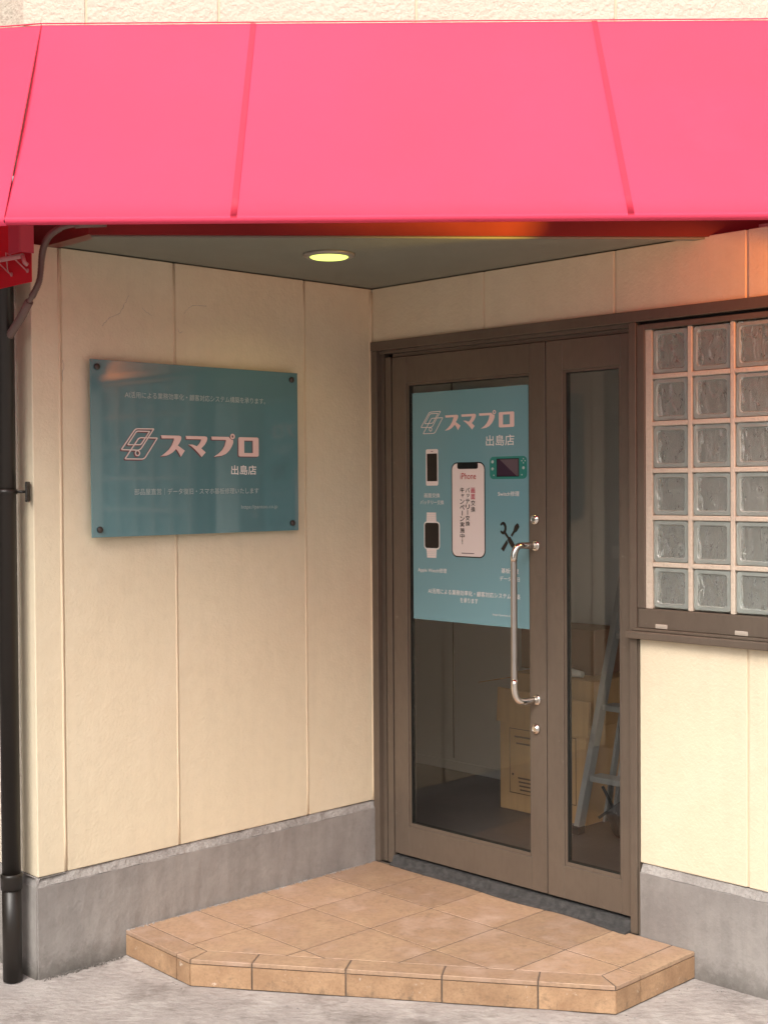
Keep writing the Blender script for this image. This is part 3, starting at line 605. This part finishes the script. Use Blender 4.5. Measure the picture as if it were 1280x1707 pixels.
for ei, cuts in ((1, [0, 0.80, 1]), (2, [0, 0.206 / 1.343, 0.51 / 1.343, 0.813 / 1.343, 1.108 / 1.343, 1]), (3, [0, 0.30, 1])):
    a_, b_ = outer[ei], outer[ei + 1]; ia, ib = inner[ei], inner[ei + 1]
    L_ = (Vector(b_) - Vector(a_)).length; Li = (Vector(ib) - Vector(ia)).length; dd = (Vector(b_) - Vector(a_)).normalized(); nn = Vector((-dd.y, dd.x))
    if nn.dot(Vector(C0[:2]) - Vector(a_)) < 0: nn = -nn
    for c0_, c1_ in zip(cuts, cuts[1:]):
        p, q_ = lerp(a_, b_, c0_), lerp(a_, b_, c1_)
        pi_ = ia if c0_ == 0 else tuple(Vector(p) + nn * 0.088); qi = ib if c1_ == 1 else tuple(Vector(q_) + nn * 0.088)
        pl = [p, q_, qi, pi_]; pl = pl if area2(pl) > 0 else pl[::-1]
        tr_.prism(inset(pl, 0.0026), ST - 0.012, ST + 0.0006 + random.uniform(-.0003, .0003), cham=0.0016)
        # riser tile standing below the nosing
        e_ = dd * 0.0028; p2, q2 = Vector(p) + e_ + nn * 0.002, Vector(q_) - e_ + nn * 0.002
        rs.prism([tuple(p2), tuple(q2), tuple(q2 + nn * 0.012), tuple(p2 + nn * 0.012)], 0.003, ST - 0.0155)
obj('tread_tiles', tr_, M['tile'], T); obj('riser_tiles', rs, M['riser'], T)
# mat strip in the door recess
k1 = MB(); rows_ = []
for i in range(47):
    x = 0.10 + 1.146 * i / 46; fy = -0.020 - 0.012 * math.sin(i * 0.31) * (i / 46) - 0.010 * min(1, i / 20) + random.uniform(-.0012, .0012)
    rows_.append([k1.bm.verts.new(p) for p in ((x, fy, ST + .001), (x, fy + .001, ST + 0.0075), (x, -0.004 + random.uniform(-.001, .001), ST + 0.012), (x, 0.004, ST + 0.034), (x, 0.035, ST + 0.037), (x, 0.035, ST + .001))])
for a_, b_ in zip(rows_, rows_[1:]):
    for k in range(6): q = k1.bm.faces.new((a_[k], a_[(k + 1) % 6], b_[(k + 1) % 6], b_[k]))
k1.bm.faces.new(rows_[0]); k1.bm.faces.new(rows_[-1][::-1])
o = obj('mat_strip', k1, M['carpet'], None, RF); tag(o, 'thin grey carpet strip lying along the foot of the glass door', 'door mat')
def grit(label, line, n_, spread, m):
    b_ = MB()
    for _ in range(n_):
        t = random.random(); i = min(int(t * (len(line) - 1)), len(line) - 2); u = t * (len(line) - 1) - i
        p = Vector(line[i]).lerp(Vector(line[i + 1]), u); a = random.gauss(0, 1); p = p + Vector((-0.05 * abs(a), -1 * abs(a), 0)) * spread
        r = random.uniform(0.0008, 0.0030) * (1.6 if random.random() < .06 else 1); q = bmesh.new(); bmesh.ops.create_icosphere(q, subdivisions=1, radius=r)
        for v in q.verts: v.co = v.co * random.uniform(0.7, 1.2)
        b_.merge(q, Matrix.Translation(p))
    o = obj('grit', b_, m, None, WF); tag(o, label, 'grit', kind='stuff')
def w3(fr, x, y, z): p = fr @ Vector((x, y, z)); return (p.x, p.y, p.z)
grit('pale grit and flaked paint scattered on the concrete ground', [w3(LF, -1.50, -.03, .001), w3(LF, -1.2, -.03, .001), (-0.63, 4.18, .001), (0.69, 3.93, .001), w3(RF, 1.52, -.04, .001), w3(RF, 1.9, -.03, .001)], 60, 0.045, M['ledge'])
grit('dark dirt crumbs along the foot of the concrete base', [w3(LF, -1.50, -.016, .001), w3(LF, -1.2, -.018, .001)], 260, 0.012, M['found'])
grit('dirt crumbs along the inner edge of the terracotta doorstep', [w3(LF, -1.18, -.018, ST + .001), w3(LF, -0.04, -.018, ST + .001)], 420, 0.008, M['ledge'])
# ------------------------------------------------------------------ downlights
def downlight(pos, label, e, col, spot=150):
    t = thing('downlight', label, 'downlight', WF, pos, group=None)
    x, y, z = pos
    k = MB(); k.lathe((x, y, z), [(0.088, 0.003), (0.088, -0.004), (0.078, -0.009), (0.069, -0.0085), (0.067, 0.0035)], 'z', 40); obj('trim_ring', k, M['trim'], t)
    k = MB(); k.lathe((x, y, z - 0.0095), [(0.066, 0.002), (0.060, -0.0015), (0.03, -0.004), (0.004, -0.005)], 'z', 40); obj('lens', k, M['lamp'], t)
    l = bpy.data.lights.new('lamp', 'SPOT'); l.energy = e; l.color = col; l.spot_size = R(spot); l.spot_blend = 0.5; l.shadow_soft_size = 0.06
    lo_ = bpy.data.objects.new('lamp', l); scn.collection.objects.link(lo_); lo_.parent = t; lo_.matrix_parent_inverse = Matrix.Identity(4); lo_.location = (0, 0, -0.03)
    return t
downlight((-0.181, 4.533, SOF + 0.001), 'lit round downlight glowing yellow green in the grey porch soffit', 2.2, (1.0, 0.80, 0.35))
def added_lamp():  # added out-of-view lamp that throws the orange light on the door wall
    x, y, z = 2.24, -0.20, 2.27
    t = thing('added_lamp', 'small hooded wall lamp with an orange bulb, added out of view beyond the right edge for its orange light', 'wall lamp', RF, (x, 0, z))
    k = MB(); k.lathe((x, y, z), [(0.055, 0.0), (0.050, 0.028), (0.030, 0.050), (0.010, 0.056)], 'z', 28); k.lathe((x, y, z), [(0.0545, 0.0008), (0.0495, 0.027), (0.029, 0.048)], 'z', 28); obj('shade', k, M['frame'], t, RF)
    k = MB(); k.tube([(x, 0.0, z + 0.02), (x, -0.05, z + 0.075), (x, y, z + 0.06), (x, y, z + 0.05)], 0.006, 8); k.lathe((x, -0.0005, z + 0.02), [(0.03, 0), (0.028, -0.01)], seg=20); obj('arm', k, M['frame'], t, RF)
    k = MB(); k.lathe((x, y, z - 0.012), [(0.004, -0.020), (0.018, -0.014), (0.022, 0.0), (0.016, 0.014), (0.010, 0.02)], 'z', 16); obj('bulb', k, emat('bulb_glow', (1.0, 0.45, 0.12), 3.0), t, RF)
    l = bpy.data.lights.new('lamp', 'SPOT'); l.energy = 17; l.color = (1.0, 0.27, 0.04); l.spot_size = R(80); l.spot_blend = 0.35; l.shadow_soft_size = 0.012
    o = bpy.data.objects.new('lamp', l); scn.collection.objects.link(o); o.parent = t; o.matrix_parent_inverse = Matrix.Identity(4)
    o.location = (0, y, -0.045); o.rotation_euler = Vector((1.0, -0.17, 0.40)).to_track_quat('Z', 'Y').to_euler()
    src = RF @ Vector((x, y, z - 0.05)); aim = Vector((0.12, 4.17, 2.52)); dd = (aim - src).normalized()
    l2 = bpy.data.lights.new('lamp', 'SPOT'); l2.energy = 250; l2.color = (1.0, 0.60, 0.05); l2.spot_size = R(22); l2.spot_blend = 0.7; l2.shadow_soft_size = 0.004  # second added spot, aimed at the red channel alone
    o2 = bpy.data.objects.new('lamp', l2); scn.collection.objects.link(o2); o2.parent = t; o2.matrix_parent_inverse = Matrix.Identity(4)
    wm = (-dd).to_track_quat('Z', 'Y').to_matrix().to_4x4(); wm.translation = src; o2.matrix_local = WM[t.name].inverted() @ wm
    hd = Vector((dd.x, dd.y, 0)).normalized(); sd_ = Vector((-hd.y, hd.x, 0)); c_ = src + hd * 0.10; zt = src.z + 0.10 * (2.3905 - src.z) / ((Vector((0.03, 4.165, 0)) - Vector((src.x, src.y, 0))).length)
    k = MB(); a_, b_ = c_ - sd_ * 0.06, c_ + sd_ * 0.06; k.prism([(a_.x, a_.y), (b_.x, b_.y), (b_.x + hd.x * .002, b_.y + hd.y * .002), (a_.x + hd.x * .002, a_.y + hd.y * .002)], zt - 0.05, zt); obj('barn_door', k, M['frame'], t, WF)  # added flap cuts the second spot off below the red channel
added_lamp()
# ------------------------------------------------------------------ brand mark shared by sign and poster
ICON = [[(0.0983, 0.1763, 0.016), (0.2237, 0.178, 0.004), (0.1271, 0.0525, 0.0181), (0.0017, 0.0542, 0.0072)], [(0.1051, 0.1627, 0.012), (0.1949, 0.1627, 0.004), (0.1339, 0.0847, 0.012), (0.0441, 0.0831, 0.006)], [(0.122, 0.1254, 0.016), (0.2475, 0.1254, 0.0048), (0.1559, 0.0017, 0.0181), (0.0254, 0.0017, 0.0072)]]
GLY = [[(0.2746, 0.1424), (0.4, 0.1424), (0.4136, 0.139), (0.4169, 0.1288), (0.4136, 0.1169), (0.4, 0.0949), (0.3898, 0.0847), (0.4407, 0.0542), (0.4136, 0.0186), (0.3983, 0.0424), (0.3797, 0.0644), (0.3559, 0.0441), (0.3339, 0.0322), (0.3119, 0.0237), (0.2712, 0.0186), (0.3034, 0.039), (0.3288, 0.0593), (0.3492, 0.0847), (0.3644, 0.1153), (0.3661, 0.1254), (0.2797, 0.1237)],
    [(0.4508, 0.1424), (0.5881, 0.1424), (0.6034, 0.139), (0.6068, 0.1288), (0.6017, 0.1136), (0.5881, 0.0932), (0.561, 0.0695), (0.5932, 0.0458), (0.5644, 0.0186), (0.5441, 0.039), (0.5186, 0.061), (0.4932, 0.0797), (0.4695, 0.0915), (0.4966, 0.0915), (0.5305, 0.0814), (0.5475, 0.0966), (0.5593, 0.1136), (0.5627, 0.1237), (0.4542, 0.1237)],
    [(0.639, 0.1424), (0.7678, 0.1424), (0.7746, 0.1356), (0.7864, 0.1270), (0.8017, 0.1237), (0.8017, 0.1068), (0.7898, 0.0831), (0.7712, 0.0593), (0.7458, 0.039), (0.7136, 0.0271), (0.6576, 0.0203), (0.6932, 0.0407), (0.7186, 0.061), (0.7373, 0.0864), (0.7475, 0.1136), (0.7492, 0.1237), (0.6424, 0.1237)]]
def stroke(mb, path, w_, y, d, closed=True):
    n = len(path); L_, R_ = [], []
    for i in range(n):
        a = Vector(path[i - 1]) if closed or i else Vector(path[0]); b_ = Vector(path[(i + 1) % n]) if closed or i < n - 1 else Vector(path[-1]); p = Vector(path[i])
        t1 = (p - a).normalized() if (p - a).length > 1e-9 else (b_ - p).normalized(); t2 = (b_ - p).normalized() if (b_ - p).length > 1e-9 else t1
        t = (t1 + t2); t = t.normalized() if t.length > 1e-6 else t1; nn = Vector((-t.y, t.x)); k = 1 / max(0.5, nn.dot(Vector((-t1.y, t1.x)))); L_.append(p + nn * w_ / 2 * k); R_.append(p - nn * w_ / 2 * k)
    for i in range(n if closed else n - 1):
        j_ = (i + 1) % n; q = [L_[i], L_[j_], R_[j_], R_[i]]
        f = [mb.bm.verts.new((v.x, y, v.y)) for v in q]; bk = [mb.bm.verts.new((v.x, y + d, v.y)) for v in q]
        mb._tag([mb.bm.faces.new(f), mb.bm.faces.new((f[0], bk[0], bk[1], f[1])), mb.bm.faces.new((f[3], f[2], bk[2], bk[3]))])
def rounded(poly):
    out = []; n = len(poly)
    for i in range(n):
        p = Vector(poly[i][:2]); a = Vector(poly[i - 1][:2]); b_ = Vector(poly[(i + 1) % n][:2]); r = poly[i][2]
        s_, e_ = p + (a - p).normalized() * r, p + (b_ - p).normalized() * r
        for k in range(7):
            t = k / 6; out.append(tuple(s_ * (1 - t) ** 2 + p * 2 * t * (1 - t) + e_ * t * t))
    return out
def circle(c, r, n=24): return [(c[0] + r * math.cos(2 * math.pi * k / n), c[1] + r * math.sin(2 * math.pi * k / n)) for k in range(n)]
def mark(x0, z0, w_, y, d, m_icon, m_text, parent, fr, icon_w=0.0062):
    S = lambda p: (x0 + p[0] * w_, z0 + p[1] * w_)
    mb = MB()
    for pl in ICON: stroke(mb, [S(p) for p in rounded(pl)], icon_w * w_, y, d)
    stroke(mb, [S(p) for p in circle((0.1102, 0.0356), 0.0145)], icon_w * w_, y, d); obj('logo', mb, m_icon, parent, fr)
    mb = MB()
    for gl in GLY: mb.prism([S(p) for p in gl], y + d, y, 'y')
    stroke(mb, [S(p) for p in circle((0.7983, 0.1458), 0.0125)], 0.0085 * w_, y - 0.0001, d)
    # the box-shaped last character: a rounded ring
    x_0, x_1, z_0, z_1 = 0.8441, 1.0, 0.0240, 0.1430
    ou = rrect(*S((x_0, z_0)), *S((x_1, z_1)), 0.013 * w_, 6); il, ir, ib, it = 0.8864, 0.9565, 0.0458, 0.1228
    def proj_in(p):
        cx, cz = S(((x_0 + x_1) / 2, (z_0 + z_1) / 2)); dx, dz = p[0] - cx, p[1] - cz; hx, hz = (ir - il) / 2 * w_, (it - ib) / 2 * w_
        k = 1 / max(abs(dx) / hx, abs(dz) / hz); return (cx + dx * k, cz + dz * k)
    # four bars with rounded outside corners
    l0, l1 = S((x_0, z_0)), S((x_1, z_1)); a0, a1 = S((il, ib)), S((ir, it)); r = 0.012 * w_
    def cr(cx, cz, s_, n=5): return [(cx + r * math.cos(R(s_ + 90 * k / n)), cz + r * math.sin(R(s_ + 90 * k / n))) for k in range(n + 1)]
    mb.prism(cr(l0[0] + r, l1[1] - r, 90) + cr(l0[0] + r, l0[1] + r, 180) + [(a0[0], l0[1]), (a0[0], l1[1])], y + d, y, 'y')
    mb.prism(cr(l1[0] - r, l0[1] + r, 270) + cr(l1[0] - r, l1[1] - r, 0) + [(a1[0], l1[1]), (a1[0], l0[1])], y + d, y, 'y')
    mb.prism([(a0[0] - .0001, l0[1]), (a1[0] + .0001, l0[1]), (a1[0] + .0001, a0[1]), (a0[0] - .0001, a0[1])], y + d, y + .00005, 'y'); mb.prism([(a0[0] - .0001, a1[1]), (a1[0] + .0001, a1[1]), (a1[0] + .0001, l1[1]), (a0[0] - .0001, l1[1])], y + d, y + .00005, 'y')
    obj('brand_lettering', mb, m_text, parent, fr)
# ------------------------------------------------------------------ wall sign
S_ = thing('wall_sign', 'rectangular teal acrylic sign bolted to the cream side wall', 'sign', LF, (-0.865, -0.03, 1.43))
yb = -0.030
k1 = MB(); k1.box(-1.313, -0.417, yb, yb + 0.006, 1.431, 2.025, 0.0008); obj('panel', k1, M['sign'], S_, LF)
for x, z in ((-1.290, 2.000), (-0.449, 1.998), (-0.449, 1.459), (-1.285, 1.457)):
    k1 = MB(); k1.lathe((x, yb - 0.0005, z), [(0.0105, 0), (0.0105, -0.006), (0.0085, -0.0085), (0.002, -0.009)], seg=24); k1.lathe((x, yb + 0.0065, z), [(0.008, 0), (0.008, 0.0235)], seg=16); obj('mounting_bolt', k1, M['bronze'], S_, LF)
mark(-1.199, 1.6935, 0.59, yb - 0.0030, 0.0029, M['pwhite'], M['peach'], S_, LF)
mark(-1.2025, 1.6905, 0.59, yb - 0.0006, 0.0005, M['shade'], M['shade'], S_, LF, 0.0085)  # dark offset copy painted as the shadow of the raised mark
lettering('AI活用による業務効率化・顧客対応システム構築を承ります。', (-1.181, 1.9015, -0.574, 1.9235), yb - 0.0008, M['lite'], S_, LF, 0.004)
lettering('出島店', (-0.735, 1.641, -0.619, 1.6755), yb - 0.0008, M['white'], S_, LF, 0.014)
lettering('部品屋直営｜データ復旧・スマホ基板修理いたします', (-1.147, 1.571, -0.609, 1.594), yb - 0.0008, M['lite'], S_, LF, 0.006)
lettering('https://pantoo.co.jp', (-0.690, 1.513, -0.520, 1.530), yb - 0.0008, M['lite'], S_, LF, 0.0)
# ------------------------------------------------------------------ poster on the door glass
P = thing('window_poster', 'tall teal repair service poster stuck on the left glass of the door', 'poster', RF, (0.49, 0.0228, 1.073))
yp = 0.0225; O = lambda x: x + 0.006
k1 = MB(); k1.box(0.2035, 0.7885, yp, yp + 0.001, 1.0745, 1.9585); obj('film', k1, M['poster'], P, RF)
def flat(pts, m, dy, name): k = MB(); k.sheet(pts, yp - dy, 0.00035); return obj(name, k, m, P, RF)
def rr(x0, z0, x1, z1, r=0.003): return rrect(x0, z0, x1, z1, r, 5)
mark(0.249, 1.7975, 0.473, yp - 0.0006, 0.0005, M['pwhite'], M['peach'], P, RF, 0.0058)
lettering('出島店', (0.585, 1.742, 0.722, 1.7815), yp - 0.0006, M['white'], P, RF, 0.006)
flat(rr(0.275, 1.5965, 0.340, 1.7375, 0.007), M['pwhite'], 0.0004, 'phone_picture'); flat(rr(0.281, 1.6135, 0.335, 1.7205, 0.001), M['dark'], 0.0008, 'phone_screen'); flat(rr(0.302, 1.7275, 0.314, 1.7298, 0.001), M['shade'], 0.0008, 'phone_speaker')
lettering('画面交換', (0.265, 1.550, 0.348, 1.5675), yp - 0.0006, M['white'], P, RF, 0.004); lettering('バッテリー交換', (0.244, 1.5235, 0.369, 1.5405), yp - 0.0006, M['white'], P, RF, 0.002)
flat([(0.276, 1.455), (0.329, 1.455), (0.327, 1.4925), (0.278, 1.4925)], M['pwhite'], 0.0004, 'watch_strap'); flat([(0.279, 1.317), (0.327, 1.317), (0.330, 1.352), (0.275, 1.352)], M['pwhite'], 0.0004, 'watch_strap')
flat(rr(0.263, 1.3495, 0.347, 1.4575, 0.014), M['white'], 0.0007, 'watch_case'); flat(rr(0.2675, 1.3545, 0.3425, 1.4525, 0.011), M['dark'], 0.0011, 'watch_screen')
for zz in (1.463, 1.470, 1.477, 1.484, 1.325, 1.332, 1.339): flat([(0.278, zz), (0.328, zz), (0.328, zz + .0008), (0.278, zz + .0008)], M['lite'], 0.0008, 'strap_line')
lettering('Apple Watch修理', (0.229, 1.257, 0.382, 1.2775), yp - 0.0006, M['white'], P, RF, 0.004)
flat(rr(0.409, 1.324, 0.580, 1.684, 0.028), M['dark'], 0.0004, 'large_phone_edge'); flat(rr(0.4135, 1.3285, 0.5755, 1.6795, 0.024), M['pwhite'], 0.0008, 'large_phone_picture'); flat(rr(0.441, 1.6585, 0.545, 1.6830, 0.008), M['dark'], 0.0012, 'large_phone_notch'); flat(rr(0.460, 1.3385, 0.524, 1.3415, 0.001), M['grey'], 0.0012, 'home_bar')
lettering('iPhone', (0.456, 1.6195, 0.535, 1.6435), yp - 0.0010, M['redp'], P, RF, 0.008)
k_, m_ = M['dark'], M['magenta']
column_text('画面交換', 0.509, 0.530, 1.495, 1.589, yp - 0.0010, [m_, m_, k_, k_], P, RF); column_text('バッテリー交換', 0.481, 0.503, 1.442, 1.589, yp - 0.0010, [k_] * 7, P, RF); column_text('キャンペーン実施中！', 0.453, 0.476, 1.372, 1.590, yp - 0.0010, [k_] * 10, P, RF)
flat(rr(0.603, 1.619, 0.781, 1.702, 0.018), M['green'], 0.0004, 'console_picture'); flat(rr(0.637, 1.6275, 0.744, 1.694, 0.002), M['dark'], 0.0008, 'console_bezel'); flat([(0.640, 1.630), (0.741, 1.630), (0.741, 1.6915), (0.640, 1.6915)], M['plum'], 0.0012, 'console_screen'); flat([(0.652, 1.6915), (0.741, 1.6915), (0.741, 1.630), (0.733, 1.630)], M['grey'], 0.0016, 'screen_glare')
for c, r in (((0.617, 1.683), .006), ((0.7645, 1.659), .0055), ((0.623, 1.633), .0025), ((0.757, 1.634), .0025), ((0.7645, 1.692), .0025), ((0.7645, 1.677), .0025), ((0.757, 1.6845), .0025), ((0.772, 1.6845), .0025)): k1 = MB(); k1.sheet(circle(c, r, 14), yp - 0.0008, 0.0003); obj('console_button', k1, M['lite'], P, RF)
k1 = MB(); k1.sheet([(0.611, 1.655), (0.623, 1.655), (0.623, 1.659), (0.611, 1.659)], yp - 0.0008, 0.0003); k1.sheet([(0.615, 1.651), (0.619, 1.651), (0.619, 1.663), (0.615, 1.663)], yp - 0.0011, 0.0003); obj('direction_pad', k1, M['lite'], P, RF)
lettering('Switch修理', (0.643, 1.556, 0.744, 1.574), yp - 0.0006, M['white'], P, RF, 0.004)
k1 = MB()
cx, cz = 0.667, 1.4385
ow = [(cx + 0.0165 * math.cos(R(a)), cz + 0.0235 * math.sin(R(a))) for a in range(-150, 151, 15)]; iw = [(cx - .003 + 0.0085 * math.cos(R(a)), cz + 0.0125 * math.sin(R(a))) for a in range(140, -141, -20)]
k1.sheet(ow + iw, yp - 0.0008, 0.0003); k1.sheet([(0.668, 1.423), (0.677, 1.428), (0.694, 1.4065), (0.701, 1.4075), (0.722, 1.379), (0.709, 1.366), (0.688, 1.393), (0.688, 1.401)], yp - 0.0011, 0.0003)
k1.sheet([(0.703, 1.413), (0.709, 1.4065), (0.722, 1.4225), (0.732, 1.427), (0.744, 1.444), (0.740, 1.454), (0.734, 1.458), (0.722, 1.448), (0.7155, 1.430)], yp - 0.0008, 0.0003); k1.sheet([(0.684, 1.396), (0.690, 1.384), (0.669, 1.352), (0.656, 1.362)], yp - 0.0008, 0.0003)
obj('tools_picture', k1, M['dark'], P, RF)
lettering('基板修理', (0.657, 1.2725, 0.739, 1.291), yp - 0.0006, M['white'], P, RF, 0.004); lettering('データ復旧', (0.649, 1.244, 0.744, 1.261), yp - 0.0006, M['white'], P, RF, 0.002)
lettering('AI活用による業務効率化・顧客対応システム構築', (0.283, 1.1785, 0.746, 1.1985), yp - 0.0006, M['white'], P, RF, 0.006); lettering('を承ります', (0.451, 1.1515, 0.541, 1.1705), yp - 0.0006, M['white'], P, RF, 0.006)
lettering('https://pantoo.co.jp', (0.614, 1.1115, 0.714, 1.1205), yp - 0.0006, M['white'], P, RF, 0.0)
# ------------------------------------------------------------------ things inside the room
def carton(name, label, x0, x1, y0, y1, z0, z1, m, tilt=0.0):
    t = thing(name, label, 'box', RF, ((x0 + x1) / 2, (y0 + y1) / 2, z0)); b_ = MB(); b_.box(x0, x1, y0, y1, z0, z1, 0.003); obj('body', b_, m, t, RF); return t
t = carton('cardboard_box', 'large brown cardboard box with printed panels standing on the room floor', -0.200, 0.300, 1.002, 1.28, 0.0885, 0.520, M['carton'])
b_ = MB(); b_.prism([(-0.205, 0.498), (0.322, 0.482), (0.330, 0.640), (-0.196, 0.655)], 0.985, 0.998, 'y'); obj('front_flap', b_, M['carton'], t, RF)
b_ = MB(); b_.prism([(-0.33, 0.660), (-0.19, 0.690), (-0.19, 0.694), (-0.33, 0.664)], 1.0, 1.15, 'y'); obj('side_flap', b_, M['carton'], t, RF)
b_ = MB()
for x0, x1 in ((-0.14, 0.085), (0.13, 0.245)):
    for q in ((x0, x1, 0.468, 0.471), (x0, x1, 0.170, 0.173), (x0, x0 + .003, 0.173, 0.468), (x1 - .003, x1, 0.173, 0.468)): b_.box(q[0], q[1], 1.0003, 1.0015, q[2], q[3])
for k_ in range(4): b_.box(-0.09 + .004 * k_, 0.07 - 0.02 * (k_ % 2), 1.0003, 1.0015, 0.240 - 0.018 * k_, 0.247 - 0.018 * k_)
b_.box(-0.11, 0.03, 1.0003, 1.0015, 0.430, 0.438); b_.box(-0.10, -0.02, 1.0003, 1.0015, 0.400, 0.407); b_.box(-0.125, -0.115, 1.0003, 1.0015, 0.252, 0.262)
obj('printed_panel', b_, M['ink'], t, RF)
t = carton('cardboard_box', 'open brown cardboard box stacked behind the large printed one', -0.17, 0.30, 1.06, 1.40, 0.5205, 0.721, M['carton'])
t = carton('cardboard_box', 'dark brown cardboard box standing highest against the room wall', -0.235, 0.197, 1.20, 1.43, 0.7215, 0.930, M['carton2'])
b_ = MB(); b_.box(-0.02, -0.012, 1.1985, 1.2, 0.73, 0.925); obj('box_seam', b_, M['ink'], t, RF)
b_ = MB(); b_.tube([(0.0, 1.10, 0.741), (0.07, 1.098, 0.745), (0.15, 1.10, 0.743), (0.205, 1.105, 0.739)], [0.016, 0.02, 0.019, 0.014], 12); o = obj('plastic_roll', b_, M['plastic'], None, RF); tag(o, 'white plastic wrapped roll lying on top of the open cardboard box', 'plastic wrap')
# stepladder leaning in the corner behind the right pane
LD = thing('stepladder', 'folded aluminium stepladder leaning inside behind the right door glass', 'ladder', RF, (0.6, 0.9, 0.0885))
def beam(mb, a, b_, w_, d):
    a, b_ = Vector(a), Vector(b_); t_ = (b_ - a); L_ = t_.length; t_.normalize(); xx = Vector((t_.z, 0, -t_.x)).normalized(); yy = t_.cross(xx)
    q = bmesh.new(); bmesh.ops.create_cube(q, size=1.0); mx = Matrix(((xx.x * w_, yy.x * d, t_.x * L_, (a.x + b_.x) / 2), (xx.y * w_, yy.y * d, t_.y * L_, (a.y + b_.y) / 2), (xx.z * w_, yy.z * d, t_.z * L_, (a.z + b_.z) / 2), (0, 0, 0, 1)))
    mb.merge(q, mx)
for (a, b2, w_, nm) in (((0.352, 0.88, 0.115), (0.60, 0.94, 1.42), 0.026, 'rail'), ((0.80, 0.88, 0.115), (0.86, 0.94, 1.42), 0.026, 'rail')):
    b_ = MB(); beam(b_, a, b2, w_, 0.045); r1 = obj(nm, b_, M['alu'], LD, RF)
for a, b2 in (((0.405, 1.00, 0.13), (0.625, 0.99, 1.30)), ((0.435, 1.02, 0.13), (0.655, 1.0, 1.30)), ((0.485, 1.03, 0.13), (0.70, 1.02, 1.30))):
    b_ = MB(); beam(b_, a, b2, 0.013, 0.03); obj('rear_rail', b_, M['alu'], LD, RF)
for z in (0.345, 0.655, 0.965, 1.275):
    f_ = (z - 0.115) / 1.305; b_ = MB(); b_.box(0.352 + 0.248 * f_ + .012, 0.80 + .06 * f_ - .012, 0.872 + .06 * f_, 0.95 + .06 * f_, z - 0.022, z + 0.003, 0.002); obj('tread', b_, M['alu'], LD, RF)
b_ = MB(); beam(b_, (0.42, 0.93, 0.16), (0.66, 0.97, 0.345), 0.012, 0.006); beam(b_, (0.44, 0.93, 0.30), (0.52, 0.96, 0.14), 0.012, 0.006); obj('brace', b_, M['rubber'], LD, RF)
for x in (0.347, 0.797): b_ = MB(); b_.box(x - 0.022, x + 0.022, 0.852, 0.905, 0.0885, 0.125, 0.005); obj('foot', b_, M['rubber'], LD, RF)
b_ = MB()
t_ = bmesh.new(); bmesh.ops.create_icosphere(t_, subdivisions=3, radius=1)
for v in t_.verts: v.co = Vector((0.60 + v.co.x * 0.12 * (1 + .1 * math.sin(v.co.z * 7)), 0.92 + v.co.y * 0.055, 0.175 + v.co.z * 0.085 * (1 + .12 * math.sin(v.co.x * 9))))
b_.merge(t_); o = obj('bag', b_, M['bag'], None, RF, smooth=True); tag(o, 'small black fabric bag lying on the floor below the stepladder treads', 'bag')
# ------------------------------------------------------------------ the street behind the camera (seen in the sign, glass and steel)
def house(name, label, fr, x0, x1, y0, depth, h, m, wins, bands=()):
    t = thing(name, label, 'building', fr, ((x0 + x1) / 2, y0, 0)); b_ = MB(); b_.box(x0, x1, y0, y0 + depth, 0, h, 0.02); obj('wall', b_, m, t, fr)
    for (a, z0, c, z1) in wins:
        b_ = MB(); b_.box(a, c, y0 - 0.05, y0 + 0.02, z0, z1); obj('window', b_, M['farglass'], t, fr)
        b_ = MB()
        for q in ((a - .08, a, z0 - .08, z1 + .08), (c, c + .08, z0 - .08, z1 + .08), (a, c, z1, z1 + .08), (a, c, z0 - .08, z0), ((a + c) / 2 - .03, (a + c) / 2 + .03, z0, z1)): b_.box(q[0], q[1], y0 - 0.07, y0 + 0.01, q[2], q[3])
        obj('window_frame', b_, M['farframe'], t, fr)
    for (a, c) in bands:
        b_ = MB(); b_.box(a, c, y0 - 0.12, y0 - 0.001, 0.02, h - 0.3); obj('pilaster', b_, M['far2'], t, fr)
    return t
HR = frame(Vector((9.5, 2.0, 0)), Vector((0.25, -1, 0)))     # right of the viewer, facing the porch
house('street_house', 'grey green house across the side street, seen only as a reflection', HR, -7.0, 3.6, 0, 6, 5.2, M['far1'], [(-4.6, 1.0, -3.2, 2.6), (-1.4, 0.9, 0.2, 2.4), (-4.6, 3.4, -3.4, 4.5)], [(-5.6, -5.2), (-2.5, -2.1), (0.9, 1.3)])
HR2 = frame(Vector((10.5, -2.2, 0)), Vector((0.45, -1, 0)))
house('street_house', 'dark house with a white framed window, seen only as a reflection', HR2, 0.2, 6.5, 0, 5, 4.0, M['far3'], [(1.2, 1.2, 2.6, 2.7)])
HN = frame(Vector((-3.3, 1.9, 0)), Vector((0, 1, 0)))
house('shading_house', 'grey rendered house to the left, out of view, added to shade the flank wall', HN, 0, 9, 0, 5, 6.5, M['far3'], [(1.5, 1.2, 2.7, 2.4)])  # unseen house added to keep the sun off the flank wall
HB = frame(Vector((-3.0, -11.0, 0)), Vector((-1, 0, 0)))
house('street_house', 'pale house behind the viewer, seen only as a reflection', HB, -9, 3.0, 0, 6, 4.2, M['far2'], [(-7, 1, -5, 2.4), (-2, 1, 0, 2.4)])
